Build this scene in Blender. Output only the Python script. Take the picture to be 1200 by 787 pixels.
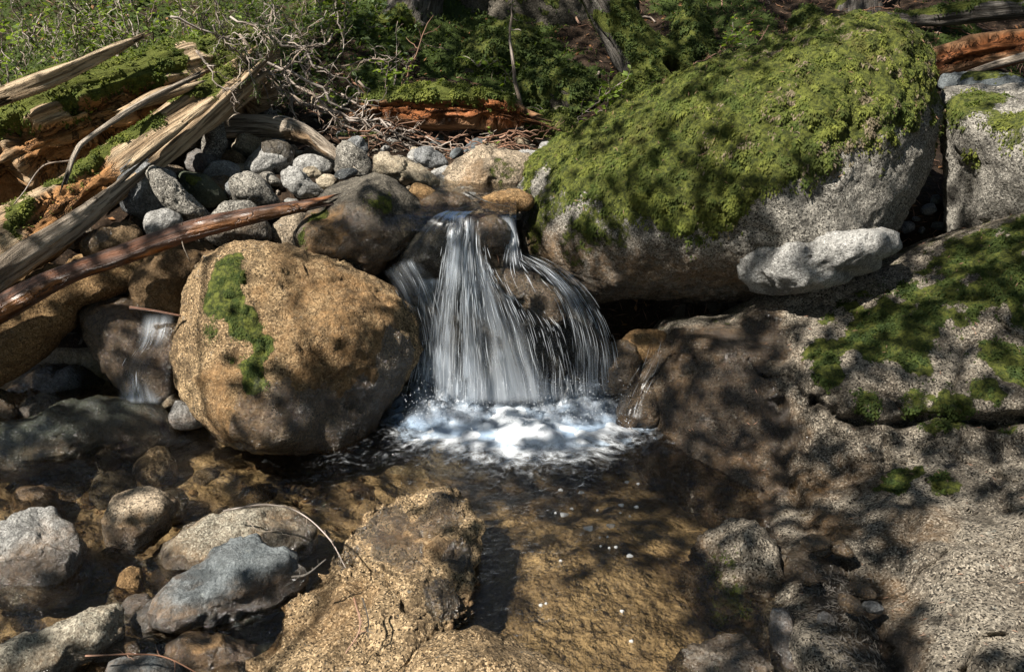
import bpy, bmesh, math, random
import numpy as np
from mathutils import Vector
from mathutils.bvhtree import BVHTree

# ------------------------------------------------------------------ camera, world, sun, exposure
for o in list(bpy.data.objects): bpy.data.objects.remove(o)
SC = bpy.context.scene
COL = SC.collection
PITCH = math.radians(23); CAMH = 1.5; FPX = 1039.2      # focal length in pixels of a 1200 px wide picture
cam_d = bpy.data.cameras.new('camera'); cam_o = bpy.data.objects.new('camera', cam_d); COL.objects.link(cam_o)
cam_o.location = (0, 0, CAMH); cam_o.rotation_euler = (math.pi/2-PITCH, 0, 0)
cam_d.sensor_width = 36; cam_d.lens = 36*FPX/1200; cam_d.clip_end = 500; cam_d.clip_start = 0.02
SC.camera = cam_o
SUN = np.array([-0.50, -0.36, 0.79]); SUN /= np.linalg.norm(SUN)
w = bpy.data.worlds.new('World'); SC.world = w; w.use_nodes = True
nt = w.node_tree; nt.nodes.clear()
wo = nt.nodes.new('ShaderNodeOutputWorld'); bg = nt.nodes.new('ShaderNodeBackground'); sk = nt.nodes.new('ShaderNodeTexSky')
sk.sky_type = 'NISHITA'; sk.sun_disc = False
sk.sun_elevation = math.asin(SUN[2]); sk.sun_rotation = math.atan2(SUN[0], SUN[1])
bg.inputs[1].default_value = 0.05
nt.links.new(sk.outputs[0], bg.inputs[0]); nt.links.new(bg.outputs[0], wo.inputs[0])
sl = bpy.data.lights.new('sun', 'SUN'); sl.energy = 5.0; sl.angle = math.radians(0.5); sl.color = (1.0, 0.95, 0.87)
so = bpy.data.objects.new('sun', sl); COL.objects.link(so); so.location = (-3, 0, 8)
so.rotation_euler = Vector((-SUN[0], -SUN[1], -SUN[2])).to_track_quat('-Z', 'Y').to_euler()
SC.view_settings.view_transform = 'Standard'; SC.view_settings.look = 'None'
SC.view_settings.gamma = 1; SC.view_settings.exposure = 1.25
SC.render.engine = 'CYCLES'
SC.cycles.max_bounces = 7; SC.cycles.diffuse_bounces = 2; SC.cycles.glossy_bounces = 3
SC.cycles.transparent_max_bounces = 24; SC.cycles.caustics_reflective = False; SC.cycles.caustics_refractive = False
SC.render.resolution_x = 1024; SC.render.resolution_y = 671

# ------------------------------------------------------------------ maths helpers
cp, sp = math.cos(PITCH), math.sin(PITCH)
CAM = np.array([0, 0, CAMH])
def ray(px, py):
    a = (np.asarray(px, float)-600)/FPX; b = -(np.asarray(py, float)-393.5)/FPX
    return np.stack([a, cp+b*sp, -sp+b*cp], -1)
def P(px, py, Y):
    d = ray(px, py); return CAM+d*(np.asarray(Y, float)/d[..., 1])[..., None]
def PZ(px, py, z):
    d = ray(px, py); return CAM+d*((z-CAMH)/d[..., 2])[..., None]
def proj(v):
    q = v-CAM; f = q[..., 1]*cp-q[..., 2]*sp; u = q[..., 1]*sp+q[..., 2]*cp
    f = np.where(np.abs(f) < 1e-6, 1e-6, f)
    return 600+FPX*q[..., 0]/f, 393.5-FPX*u/f, f
def sst(x, a, b):
    t = np.clip((x-a)/(b-a), 0, 1); return t*t*(3-2*t)
def _h(ix, iy, iz, s):
    h = (ix*374761393+iy*668265263+iz*2147483647+s*1274126177) & 0xffffffff
    h = ((h ^ (h >> 13))*1274126177) & 0xffffffff
    h = ((h ^ (h >> 15))*2246822519) & 0xffffffff
    return (h ^ (h >> 16)) & 0xffff
def vn(p, s=0):
    """value noise, -1..1, p (n,3)"""
    i = np.floor(p).astype(np.int64); f = p-i; f = f*f*f*(f*(f*6-15)+10)
    r = 0
    for dx in (0, 1):
        wx = f[:, 0] if dx else 1-f[:, 0]
        for dy in (0, 1):
            wy = f[:, 1] if dy else 1-f[:, 1]
            for dz in (0, 1):
                wz = f[:, 2] if dz else 1-f[:, 2]
                r = r+wx*wy*wz*_h(i[:, 0]+dx, i[:, 1]+dy, i[:, 2]+dz, s)
    return r/32767.5-1
def fbm(p, sc=1, oct=4, s=0, gain=.5):
    r = 0; a = 1; q = p*sc; t = 0
    for k in range(oct):
        r = r+a*vn(q+17.3*k, s+k*7); t += a; a *= gain; q = q*2.03
    return r/t*1.6
def ridge(p, sc=1, oct=3, s=0):
    r = 0; a = 1; q = p*sc
    for k in range(oct):
        r = r+a*(1-np.abs(vn(q+9.1*k, s+k*5))*2); a *= .5; q = q*2.1
    return r/1.75
def nrm(v): return v/np.maximum(np.linalg.norm(v, axis=-1, keepdims=True), 1e-9)

# ------------------------------------------------------------------ object helpers
def tag(o, label=None, cat=None, group=None, kind=None):
    if label: o['label'] = label
    if cat: o['category'] = cat
    if group: o['group'] = group
    if kind: o['kind'] = kind
    return o
def mesh_obj(name, V, F, mat, parent=None, attrs=None, smooth=True, origin='base', mats=None, fmat=None):
    """V (n,3); F (m,k) array or list of arrays"""
    V = np.asarray(V, float)
    if parent is not None: org = np.array(parent['_org'])
    elif origin == 'base': org = np.array([V[:, 0].mean(), V[:, 1].mean(), V[:, 2].min()])
    else: org = np.zeros(3)
    me = bpy.data.meshes.new(name)
    Fs = F if isinstance(F, list) else [F]
    Fs = [np.asarray(f, np.int32) for f in Fs if len(f)]
    nl = sum(f.size for f in Fs); nf = sum(len(f) for f in Fs)
    me.vertices.add(len(V)); me.vertices.foreach_set('co', (V-org).astype(np.float32).ravel())
    me.loops.add(nl); me.loops.foreach_set('vertex_index', np.concatenate([f.ravel() for f in Fs]))
    me.polygons.add(nf)
    tot = np.concatenate([np.full(len(f), f.shape[1], np.int32) for f in Fs])
    st = np.concatenate([[0], np.cumsum(tot)[:-1]]).astype(np.int32)
    me.polygons.foreach_set('loop_start', st); me.polygons.foreach_set('loop_total', tot)
    me.polygons.foreach_set('use_smooth', np.full(nf, smooth))
    for k, v in (attrs or {}).items():
        v = np.asarray(v, np.float32)
        if v.ndim == 2:
            a = me.attributes.new(k, 'FLOAT_VECTOR', 'POINT'); a.data.foreach_set('vector', v.ravel())
        else:
            a = me.attributes.new(k, 'FLOAT', 'POINT'); a.data.foreach_set('value', v)
    me.update(); me.validate()
    me.materials.append(mat)
    o = bpy.data.objects.new(name, me); COL.objects.link(o)
    if parent is not None: o.parent = parent
    else: o.location = org; o['_org'] = [float(c) for c in org]
    return o
def tri_of(F):
    F = np.asarray(F)
    return F if F.shape[1] == 3 else np.concatenate([F[:, [0, 1, 2]], F[:, [0, 2, 3]]])
def vnormals(V, F):
    T = tri_of(F); n = np.cross(V[T[:, 1]]-V[T[:, 0]], V[T[:, 2]]-V[T[:, 0]])
    N = np.zeros_like(V)
    for k in range(3): np.add.at(N, T[:, k], n)
    return nrm(N)
BVHS = []          # large solid surfaces, used to find where the sun's light lands
def solid(V, F): BVHS.append((np.asarray(V, float), tri_of(F)))

_ico = {}
def ico(l):
    if l not in _ico:
        bm = bmesh.new(); bmesh.ops.create_icosphere(bm, subdivisions=l, radius=1)
        bm.verts.ensure_lookup_table()
        _ico[l] = (np.array([v.co for v in bm.verts]), np.array([[v.index for v in f.verts] for f in bm.faces])); bm.free()
    return _ico[l]

# ------------------------------------------------------------------ materials
class NT:
    def __init__(s, name):
        s.m = bpy.data.materials.new(name); s.m.use_nodes = True; s.t = s.m.node_tree; s.t.nodes.clear()
        s.out = s.n('ShaderNodeOutputMaterial')
    def n(s, ty, **k):
        n = s.t.nodes.new(ty)
        for a, v in k.items(): setattr(n, a, v)
        return n
    def set(s, sock, v):
        if isinstance(v, bpy.types.NodeSocket): s.t.links.new(v, sock)
        elif isinstance(v, (tuple, list)) and len(v) == 3 and sock.type == 'RGBA': sock.default_value = (*v, 1)
        else: sock.default_value = v
    def pos(s): return s.n('ShaderNodeNewGeometry').outputs['Position']
    def attr(s, name, out='Fac'): return s.n('ShaderNodeAttribute', attribute_name=name).outputs[out]
    def noise(s, sc, det=4, rough=.55, vec=None, out='Fac', dist=0):
        n = s.n('ShaderNodeTexNoise'); n.inputs['Scale'].default_value = sc; n.inputs['Detail'].default_value = det
        n.inputs['Roughness'].default_value = rough; n.inputs['Distortion'].default_value = dist
        s.set(n.inputs['Vector'], vec if vec is not None else s.pos()); return n.outputs[out]
    def vor(s, sc, vec=None, out='Distance', feat='F1'):
        n = s.n('ShaderNodeTexVoronoi', feature=feat); n.inputs['Scale'].default_value = sc
        s.set(n.inputs['Vector'], vec if vec is not None else s.pos()); return n.outputs[out]
    def math(s, op, a, b=0., c=0., clamp=False):
        n = s.n('ShaderNodeMath', operation=op, use_clamp=clamp)
        s.set(n.inputs[0], a); s.set(n.inputs[1], b); s.set(n.inputs[2], c); return n.outputs[0]
    def ramp(s, v, a, b, lo=0., hi=1.):
        n = s.n('ShaderNodeMapRange'); n.interpolation_type = 'SMOOTHSTEP'
        for k, x in enumerate((v, a, b, lo, hi)): s.set(n.inputs[k], x)
        return n.outputs[0]
    def mix(s, f, a, b, mode='MIX'):
        n = s.n('ShaderNodeMix', data_type='RGBA', blend_type=mode)
        s.set(n.inputs[0], f); s.set(n.inputs[6], a); s.set(n.inputs[7], b); return n.outputs[2]
    def vmul(s, v, k):
        n = s.n('ShaderNodeVectorMath', operation='MULTIPLY'); s.set(n.inputs[0], v); n.inputs[1].default_value = k; return n.outputs[0]
    def bump(s, h, d=.01, st=1., normal=None):
        n = s.n('ShaderNodeBump'); s.set(n.inputs['Height'], h); n.inputs['Distance'].default_value = d; n.inputs['Strength'].default_value = st
        if normal is not None: s.set(n.inputs['Normal'], normal)
        return n.outputs[0]
    def bsdf(s, col, rough=.8, normal=None, spec=.4, **k):
        n = s.n('ShaderNodeBsdfPrincipled'); s.set(n.inputs['Base Color'], col); s.set(n.inputs['Roughness'], rough)
        s.set(n.inputs['Specular IOR Level'], spec)
        if normal is not None: s.set(n.inputs['Normal'], normal)
        for a, v in k.items(): s.set(n.inputs[a.replace('_', ' ')], v)
        return n.outputs[0]
    def done(s, sh): s.t.links.new(sh, s.out.inputs[0]); return s.m

MOSS_A, MOSS_B = (0.03, 0.04, 0.008), (0.15, 0.165, 0.03)
def rock_mat(name, c1, c2, speck=.5, stainc=(0.27, 0.15, 0.06), lich=.3, crack=.5, spsc=235, strata=None, bd=.012):
    s = NT(name); po = s.pos()
    big = s.noise(5, 5, .6); mid = s.noise(22, 5, .65)
    col = s.mix(s.ramp(big, .35, .65), c1, c2)
    col = s.mix(s.ramp(mid, .3, .75, 0, .55), col, tuple(x*.45 for x in c1))
    if strata:
        sv = s.vmul(po, strata); st = s.noise(9, 4, .6, vec=sv)
        col = s.mix(s.ramp(st, .42, .62, 0, .6), col, tuple(x*.45 for x in c2))
    # crystals of the granite
    wp = s.n('ShaderNodeVectorMath', operation='ADD'); s.set(wp.inputs[0], po); s.set(wp.inputs[1], s.vmul(s.noise(60, 2, .6, out='Color'), (.006, .006, .006)))
    sv = s.vor(spsc, out='Color', vec=wp.outputs[0]); sr = s.n('ShaderNodeSeparateColor'); s.set(sr.inputs[0], sv)
    dk = s.ramp(sr.outputs[0], .66, .74, 0, min(1, speck*1.25))
    col = s.mix(dk, col, tuple(x*.18 for x in c1))
    lt = s.ramp(sr.outputs[1], .72, .85, 0, speck*.7)
    col = s.mix(lt, col, tuple(min(.75, x*1.7+.03) for x in c2))
    sp2 = s.noise(95, 3, .7); col = s.mix(s.ramp(sp2, .50, .62, 0, speck*.6), col, tuple(x*.28 for x in c2))
    # lichen and pale patches
    li = s.noise(34, 6, .75); col = s.mix(s.ramp(li, .60, .66, 0, lich), col, (0.42, 0.43, 0.38))
    # dark weathered crust with ragged edges
    cr_ = s.noise(7.5, 8, .72); col = s.mix(s.ramp(cr_, .53, .60, 0, .62), col, tuple(x*.30 for x in c1))
    # rust stain
    sn = s.noise(13, 5, .65)
    sf = s.math('MULTIPLY', s.attr('stain'), s.ramp(sn, .28, .6, .35, 1.), clamp=True)
    stc = s.mix(s.ramp(s.noise(48, 4, .7), .35, .65), stainc, tuple(x*.35 for x in stainc))
    col = s.mix(sf, col, s.mix(.22, stc, col))
    # moss film between the tufts
    mn = s.noise(28, 6, .75)
    mf = s.ramp(s.math('ADD', s.attr('moss'), s.math('MULTIPLY', s.math('SUBTRACT', mn, .5), 1.4)), .42, .62)
    mc = s.mix(s.ramp(s.noise(60, 4, .7), .35, .65), MOSS_A, MOSS_B)
    # wetness
    wn = s.noise(17, 4, .6)
    wf = s.ramp(s.math('ADD', s.attr('wet'), s.math('MULTIPLY', s.math('SUBTRACT', wn, .5), .9)), .35, .65)
    col = s.mix(s.math('MULTIPLY', wf, .62), col, s.mix(.93, col, (0.01, 0.007, 0.004)))
    col = s.mix(mf, col, mc)
    shade_and_stain = s.attr('dark'); col = s.mix(s.math('MULTIPLY', shade_and_stain, .85), col, (0.012, 0.01, 0.008))  # near-black patches: shade painted on some rocks, dark wet stain on others
    rough = s.ramp(wf, 0, 1, .85, .16)
    rough = s.math('MAXIMUM', rough, s.math('MULTIPLY', mf, .9))
    h = s.math('ADD', s.math('MULTIPLY', s.noise(26, 8, .72), 1.), s.math('MULTIPLY', s.noise(130, 3, .7), .35))
    h = s.math('ADD', h, s.math('MULTIPLY', s.vor(55, vec=wp.outputs[0]), -.2))
    n1 = s.bump(h, bd*1.6, 1.)
    ck = s.vor(7, feat='DISTANCE_TO_EDGE', vec=s.n('ShaderNodeVectorMath', operation='ADD').outputs[0])
    vn_ = ck.node.inputs['Vector'].links[0].from_node
    s.set(vn_.inputs[0], po); s.set(vn_.inputs[1], s.vmul(s.noise(6, 4, .7, out='Color'), (.35, .35, .35)))
    ckm = s.math('MULTIPLY', s.ramp(ck, 0, .02), s.ramp(s.noise(3.5, 2), .5, .56, 1, 0))
    n2 = s.bump(s.math('MAXIMUM', s.ramp(ck, 0, .025), s.ramp(s.noise(3.1, 2), .60, .5)), .012, crack, n1)
    n3 = s.bump(s.math('MULTIPLY', mf, s.noise(120, 4, .8)), .02, .8, n2)
    cn = s.bump(s.noise(48, 6, .7), .014)
    return s.done(s.bsdf(col, rough, n3, spec=s.ramp(wf, 0, 1, .25, .7), Coat_Weight=s.math('MULTIPLY', s.math('MULTIPLY', wf, .4), s.math('SUBTRACT', 1., mf, clamp=True)), Coat_Roughness=.07, Coat_IOR=1.4, Coat_Normal=cn))
M = {}
M['granite'] = rock_mat('granite', (0.17, 0.155, 0.13), (0.32, 0.295, 0.25), speck=.75)
M['pale'] = rock_mat('pale_granite', (0.26, 0.25, 0.23), (0.43, 0.415, 0.385), speck=.45)
M['warm'] = rock_mat('warm_granite', (0.25, 0.20, 0.14), (0.42, 0.33, 0.23), speck=.6)
M['orange'] = rock_mat('orange_granite', (0.19, 0.115, 0.05), (0.36, 0.235, 0.11), speck=.7, lich=.15)
M['goldb'] = rock_mat('golden_brown_granite', (0.20, 0.13, 0.065), (0.38, 0.265, 0.14), speck=.75, lich=.3, crack=.8)
M['brown'] = rock_mat('brown_rock', (0.13, 0.085, 0.045), (0.24, 0.16, 0.085), speck=.5, lich=.1)
M['slate'] = rock_mat('slate_rock', (0.10, 0.115, 0.12), (0.21, 0.225, 0.225), speck=.25, lich=.2, strata=(1.2, 3, 5))
M['dark'] = rock_mat('dark_rock', (0.07, 0.06, 0.045), (0.15, 0.13, 0.10), speck=.5, lich=.12)
M['green'] = rock_mat('green_rock', (0.06, 0.07, 0.045), (0.14, 0.15, 0.10), speck=.2, lich=.15, strata=(2, 2, 4))
M['tan'] = rock_mat('tan_rock', (0.30, 0.235, 0.155), (0.46, 0.385, 0.28), speck=.4)
M['striped'] = rock_mat('striped_rock', (0.24, 0.21, 0.16), (0.45, 0.40, 0.31), speck=.5, strata=(2, 6, 8))
M['grey'] = rock_mat('grey_rock', (0.16, 0.165, 0.165), (0.29, 0.29, 0.285), speck=.4)
M['outcrop'] = rock_mat('outcrop_granite', (0.15, 0.122, 0.09), (0.33, 0.285, 0.22), speck=.85, crack=.8, bd=.018)
M['gold'] = rock_mat('golden_granite', (0.19, 0.125, 0.062), (0.38, 0.27, 0.15), speck=.9, lich=.2, spsc=240)

def soil_mat():
    s = NT('forest_floor'); n = s.noise(9, 6, .7)
    col = s.mix(s.ramp(n, .35, .65), (0.018, 0.012, 0.008), (0.055, 0.036, 0.023))
    col = s.mix(s.ramp(s.noise(70, 4, .8), .55, .65, 0, .7), col, (0.16, 0.10, 0.06))
    col = s.mix(s.ramp(s.math('ADD', s.attr('moss'), s.math('MULTIPLY', s.math('SUBTRACT', s.noise(12, 6, .75), .5), 1.6)), .42, .6), col, s.mix(s.noise(50, 4), MOSS_A, (0.06, 0.09, 0.02)))
    return s.done(s.bsdf(col, .95, s.bump(s.noise(50, 8, .8), .03), spec=.15))
M['soil'] = soil_mat()
def bed_mat():
    s = NT('stream_bed')
    col = s.mix(s.ramp(s.noise(4.5, 5, .6), .35, .65), (0.18, 0.125, 0.07), (0.46, 0.34, 0.19))
    v = s.vor(26, out='Color'); sr = s.n('ShaderNodeSeparateColor'); s.set(sr.inputs[0], v)
    col = s.mix(s.math('MULTIPLY', sr.outputs[0], .35), col, (0.10, 0.075, 0.045))
    col = s.mix(s.ramp(s.noise(110, 3, .7), .5, .6, 0, .6), col, (0.06, 0.04, 0.02))
    col = s.mix(s.ramp(s.noise(11, 7, .8), .50, .66, 0, .5), col, (0.10, 0.07, 0.035))
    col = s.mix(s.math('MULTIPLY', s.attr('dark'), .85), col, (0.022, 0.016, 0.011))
    h = s.math('ADD', s.noise(30, 7, .7), s.math('MULTIPLY', s.vor(26), -.5))
    return s.done(s.bsdf(col, .5, s.bump(h, .02), spec=.4))
M['bed'] = bed_mat()

def wood_mat(name, a, b, c, rough=.85, grain=1., gl=0.):
    """a outer, b inner rotten wood, c streak; attribute wc = coordinates along the grain, core = broken inside"""
    s = NT(name); wc = s.attr('wc', 'Vector')
    g1 = s.noise(26, 6, .7, vec=s.vmul(wc, (1, 1, .07))); g2 = s.noise(90, 4, .7, vec=s.vmul(wc, (1, 1, .05)))
    lump = s.noise(7, 5, .6, vec=wc)
    col = s.mix(s.ramp(g1, .42, .58), a, c)
    col = s.mix(s.ramp(g2, .5, .58, 0, .75), col, tuple(x*.25 for x in a))
    inner = s.mix(s.ramp(g1, .35, .65), b, tuple(x*.32 for x in b))
    inner = s.mix(s.ramp(lump, .55, .68, 0, .8), inner, tuple(min(.8, x*1.5+.05) for x in b))
    cv = s.vor(13, vec=s.n('ShaderNodeVectorMath', operation='ADD').outputs[0], feat='DISTANCE_TO_EDGE'); ca = cv.node.inputs['Vector'].links[0].from_node
    s.set(ca.inputs[0], s.vmul(wc, (1, 1, .4))); s.set(ca.inputs[1], s.vmul(s.noise(9, 4, .7, vec=wc, out='Color'), (.12, .12, .12)))
    ckk = s.ramp(cv, .0, .05); inner = s.mix(s.math('MULTIPLY', s.math('SUBTRACT', 1., ckk), .85), inner, tuple(x*.1 for x in b))
    inner = s.mix(s.ramp(s.noise(45, 5, .8, vec=wc), .5, .6, 0, .6), inner, tuple(x*.25 for x in b))
    col = s.mix(s.attr('core'), col, inner)
    mn = s.noise(22, 6, .75)
    mf = s.ramp(s.math('ADD', s.attr('moss'), s.math('MULTIPLY', s.math('SUBTRACT', mn, .5), 1.5)), .42, .6)
    col = s.mix(mf, col, s.mix(s.noise(60, 4), MOSS_A, MOSS_B))
    h = s.math('ADD', g1, s.math('MULTIPLY', g2, .4)); h = s.math('ADD', h, s.math('MULTIPLY', s.math('MULTIPLY', ckk, s.attr('core')), .9)); h = s.math('ADD', h, s.math('MULTIPLY', s.noise(60, 5, .8, vec=wc), .5)); r = s.math('MAXIMUM', s.ramp(s.noise(15, 3), .4, .6, rough*.6 if gl else rough, rough), s.math('MULTIPLY', mf, .9))
    return s.done(s.bsdf(col, r, s.bump(h, .02*grain), spec=.6 if gl else .2))
M['rotten'] = wood_mat('rotten_wood', (0.34, 0.235, 0.14), (0.56, 0.28, 0.11), (0.56, 0.43, 0.28), grain=1.6)
M['redrot'] = wood_mat('red_rotten_wood', (0.22, 0.12, 0.06), (0.36, 0.13, 0.045), (0.34, 0.19, 0.10), grain=1.3)
M['drift'] = wood_mat('weathered_wood', (0.22, 0.175, 0.13), (0.36, 0.24, 0.14), (0.46, 0.39, 0.31), grain=1.6)
M['plank'] = wood_mat('tan_broken_wood', (0.34, 0.24, 0.145), (0.4, 0.24, 0.12), (0.58, 0.45, 0.30), grain=1.6)
M['wetwood'] = wood_mat('wet_wood', (0.16, 0.065, 0.03), (0.45, 0.18, 0.05), (0.05, 0.025, 0.015), rough=.55, gl=1)
M['bark'] = wood_mat('bark', (0.10, 0.085, 0.07), (0.2, 0.12, 0.07), (0.17, 0.155, 0.135), grain=2)
M['twig'] = wood_mat('twig_bark', (0.22, 0.17, 0.13), (0.3, 0.2, 0.12), (0.36, 0.31, 0.27), grain=.2)
M['redtwig'] = wood_mat('reddish_twig', (0.20, 0.105, 0.065), (0.3, 0.2, 0.12), (0.30, 0.19, 0.135), grain=.2)

def leaf_mat(name, a, b, tr=.45, rough=.55, brown=0):
    s = NT(name); c = s.mix(s.ramp(s.noise(24, 5, .7), .36, .62), a, b)
    if brown: c = s.mix(s.ramp(s.noise(7, 6, .7), .50, .66, 0, brown), c, (0.085, 0.06, 0.025)); c = s.mix(s.ramp(s.noise(4, 4, .6), .45, .6, 0, .6), c, (0.05, 0.08, 0.015))
    v = s.vor(90, out='Color'); sr = s.n('ShaderNodeSeparateColor'); s.set(sr.inputs[0], v)
    c = s.mix(s.math('MULTIPLY', sr.outputs[0], .5), c, tuple(x*.5 for x in a))
    d = s.bsdf(c, rough, spec=.3); t = s.n('ShaderNodeBsdfTranslucent'); s.set(t.inputs[0], s.mix(.5, c, (.25, .35, .02)))
    m = s.n('ShaderNodeMixShader'); m.inputs[0].default_value = tr; s.set(m.inputs[1], d); s.set(m.inputs[2], t.outputs[0])
    return s.done(m.outputs[0])
M['moss'] = leaf_mat('moss', (0.045, 0.062, 0.011), (0.20, 0.215, 0.04), .25, .9, .55)
M['mossdry'] = leaf_mat('moss_dry_tips', (0.16, 0.13, 0.075), (0.24, 0.19, 0.13), .2, .9)
M['mossdark'] = leaf_mat('dark_moss', (0.03, 0.05, 0.012), (0.075, 0.10, 0.02), .25, .9)
M['leaf'] = leaf_mat('bright_leaf', (0.09, 0.15, 0.018), (0.25, 0.33, 0.045), .5)
M['needle'] = leaf_mat('needle', (0.03, 0.055, 0.015), (0.09, 0.13, 0.03), .3)
M['hang'] = leaf_mat('hanging_moss', (0.13, 0.16, 0.05), (0.25, 0.27, 0.08), .45, .9)
M['deadleaf'] = leaf_mat('dead_leaf', (0.20, 0.09, 0.04), (0.34, 0.17, 0.07), .2, .8)

def water_mat(name, tint, wave=60, wd=.007, foam=None, rough=.03):
    s = NT(name)
    n = s.bump(s.noise(wave, 4, .6, dist=.4), wd)
    n = s.bump(s.noise(wave*.22, 2, .5, dist=.3), wd*2, 1, n)
    g = s.n('ShaderNodeBsdfGlossy'); g.inputs['Roughness'].default_value = rough; g.inputs[0].default_value = (1, 1, 1, 1); s.set(g.inputs['Normal'], n)
    t = s.n('ShaderNodeBsdfTransparent'); t.inputs[0].default_value = (*tint, 1)
    fr = s.n('ShaderNodeFresnel'); fr.inputs[0].default_value = 1.5; s.set(fr.inputs['Normal'], n)
    m = s.n('ShaderNodeMixShader'); s.set(m.inputs[0], fr.outputs[0]); s.set(m.inputs[1], t.outputs[0]); s.set(m.inputs[2], g.outputs[0])
    sh = m.outputs[0]
    # attribute foam: foam on the surface, plus pale reflections painted as streaks
    f = s.n('ShaderNodeBsdfDiffuse'); f.inputs[0].default_value = (.84, .87, .9, 1)
    fn = s.noise(34, 8, .75, vec=s.attr('fc', 'Vector'))
    ff = s.ramp(s.math('ADD', s.attr('foam'), s.math('MULTIPLY', s.math('SUBTRACT', fn, .5), 1.7)), .25, 1.1, 0, .8)
    m2 = s.n('ShaderNodeMixShader'); s.set(m2.inputs[0], ff); s.set(m2.inputs[1], sh); s.set(m2.inputs[2], f.outputs[0])
    return s.done(m2.outputs[0])
M['water'] = water_mat('pool_water', (0.86, 0.82, 0.73))
def veil_mat(name, dens, lo, hi, st=(70, 1.6, 1), mx=.9):
    """falling water: streaks along the flow (attribute fl = across, along, layer)"""
    s = NT(name); fl = s.attr('fl', 'Vector')
    n1 = s.noise(1, 5, .65, vec=s.vmul(fl, st)); n2 = s.noise(1, 3, .7, vec=s.vmul(fl, (st[0]*3.1, st[1]*2.4, 1)))
    v = s.math('ADD', s.math('MULTIPLY', n1, .74), s.math('MULTIPLY', n2, .26))
    v = s.math('ADD', v, s.math('MULTIPLY', s.math('SUBTRACT', s.attr('dens'), .5), dens))
    a = s.ramp(v, lo, hi, 0, mx)
    a = s.math('MULTIPLY', a, s.attr('edge'))
    d = s.n('ShaderNodeBsdfDiffuse'); d.inputs[0].default_value = (.84, .90, .97, 1)
    t = s.n('ShaderNodeBsdfTranslucent'); t.inputs[0].default_value = (.84, .90, .97, 1)
    m0 = s.n('ShaderNodeMixShader'); m0.inputs[0].default_value = .4; s.set(m0.inputs[1], d.outputs[0]); s.set(m0.inputs[2], t.outputs[0])
    bn = s.bump(v, .01)
    g = s.n('ShaderNodeBsdfGlossy'); g.inputs['Roughness'].default_value = .22; s.set(g.inputs['Normal'], bn)
    m1 = s.n('ShaderNodeMixShader'); m1.inputs[0].default_value = .18; s.set(m1.inputs[1], m0.outputs[0]); s.set(m1.inputs[2], g.outputs[0])
    tr = s.n('ShaderNodeBsdfTransparent'); tr.inputs[0].default_value = (.93, .95, .97, 1)
    fr = s.n('ShaderNodeFresnel'); fr.inputs[0].default_value = 1.3; s.set(fr.inputs['Normal'], bn)
    mc = s.n('ShaderNodeMixShader'); s.set(mc.inputs[0], s.math('MULTIPLY', fr.outputs[0], s.attr('edge'))); s.set(mc.inputs[1], tr.outputs[0]); s.set(mc.inputs[2], g.outputs[0])
    m = s.n('ShaderNodeMixShader'); s.set(m.inputs[0], a); s.set(m.inputs[1], mc.outputs[0]); s.set(m.inputs[2], m1.outputs[0])
    return s.done(m.outputs[0])
M['veil'] = veil_mat('falling_water', 1.0, .36, .92, (22, .7, 1), .9)
M['spray'] = veil_mat('white_water', 1.0, .30, .95, (15, 13, 10), .85)
def drop_mat():
    s = NT('water_drop'); d = s.bsdf((.82, .86, .9), .15, spec=.8)
    t = s.n('ShaderNodeBsdfTransparent'); m = s.n('ShaderNodeMixShader'); m.inputs[0].default_value = .42
    s.set(m.inputs[1], t.outputs[0]); s.set(m.inputs[2], d); return s.done(m.outputs[0])
M['drop'] = drop_mat()

# ------------------------------------------------------------------ generic mesh collector
class MB:
    def __init__(s): s.v = []; s.q = []; s.t = []; s.w = []; s.n = 0
    def add(s, V, Q=None, T=None, W=None):
        V = np.asarray(V, float)
        if Q is not None and len(Q): s.q.append(np.asarray(Q)+s.n)
        if T is not None and len(T): s.t.append(np.asarray(T)+s.n)
        s.v.append(V); s.w.append(V*0 if W is None else W); s.n += len(V)
    def tube(s, pts, r, k=6, cap=True, wob=0, rs=None):
        pts = np.asarray(pts, float); n = len(pts); r = np.broadcast_to(np.asarray(r, float), (n,))
        tg = nrm(np.gradient(pts, axis=0)); a = nrm(np.cross(tg, [0.13, 0.2, 1.])+1e-9); b = np.cross(tg, a)
        th = np.linspace(0, 2*math.pi, k, endpoint=False)
        ca, sa = np.cos(th), np.sin(th)
        V = pts[:, None]+(a[:, None]*ca[None, :, None]+b[:, None]*sa[None, :, None])*r[:, None, None]
        al = np.concatenate([[0], np.cumsum(np.linalg.norm(np.diff(pts, axis=0), axis=1))])
        o = random.random()*9
        W = np.stack([ca[None]*r[:, None]+o, sa[None]*r[:, None]+o, np.repeat((al+o)[:, None], k, 1)], -1)
        i = np.arange(n-1)[:, None]*k; j = np.arange(k)[None]
        Q = np.stack([i+j, i+(j+1) % k, i+k+(j+1) % k, i+k+j], -1).reshape(-1, 4)
        V = V.reshape(-1, 3); W = W.reshape(-1, 3); T = None
        if cap:
            V = np.concatenate([V, pts[[0, -1]]]); W = np.concatenate([W, W[[0, -1]]]); c0 = n*k
            T = [[c0, (q+1) % k, q] for q in range(k)]+[[c0+1, (n-1)*k+q, (n-1)*k+(q+1) % k] for q in range(k)]
        s.add(V, Q, T, W)
    def build(s, name, mat, parent=None, smooth=True, **k):
        if not s.n: return None
        F = []
        if s.q: F.append(np.concatenate(s.q))
        if s.t: F.append(np.concatenate(s.t))
        return mesh_obj(name, np.concatenate(s.v), F, mat, parent, {'wc': np.concatenate(s.w)}, smooth, **k)

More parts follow.
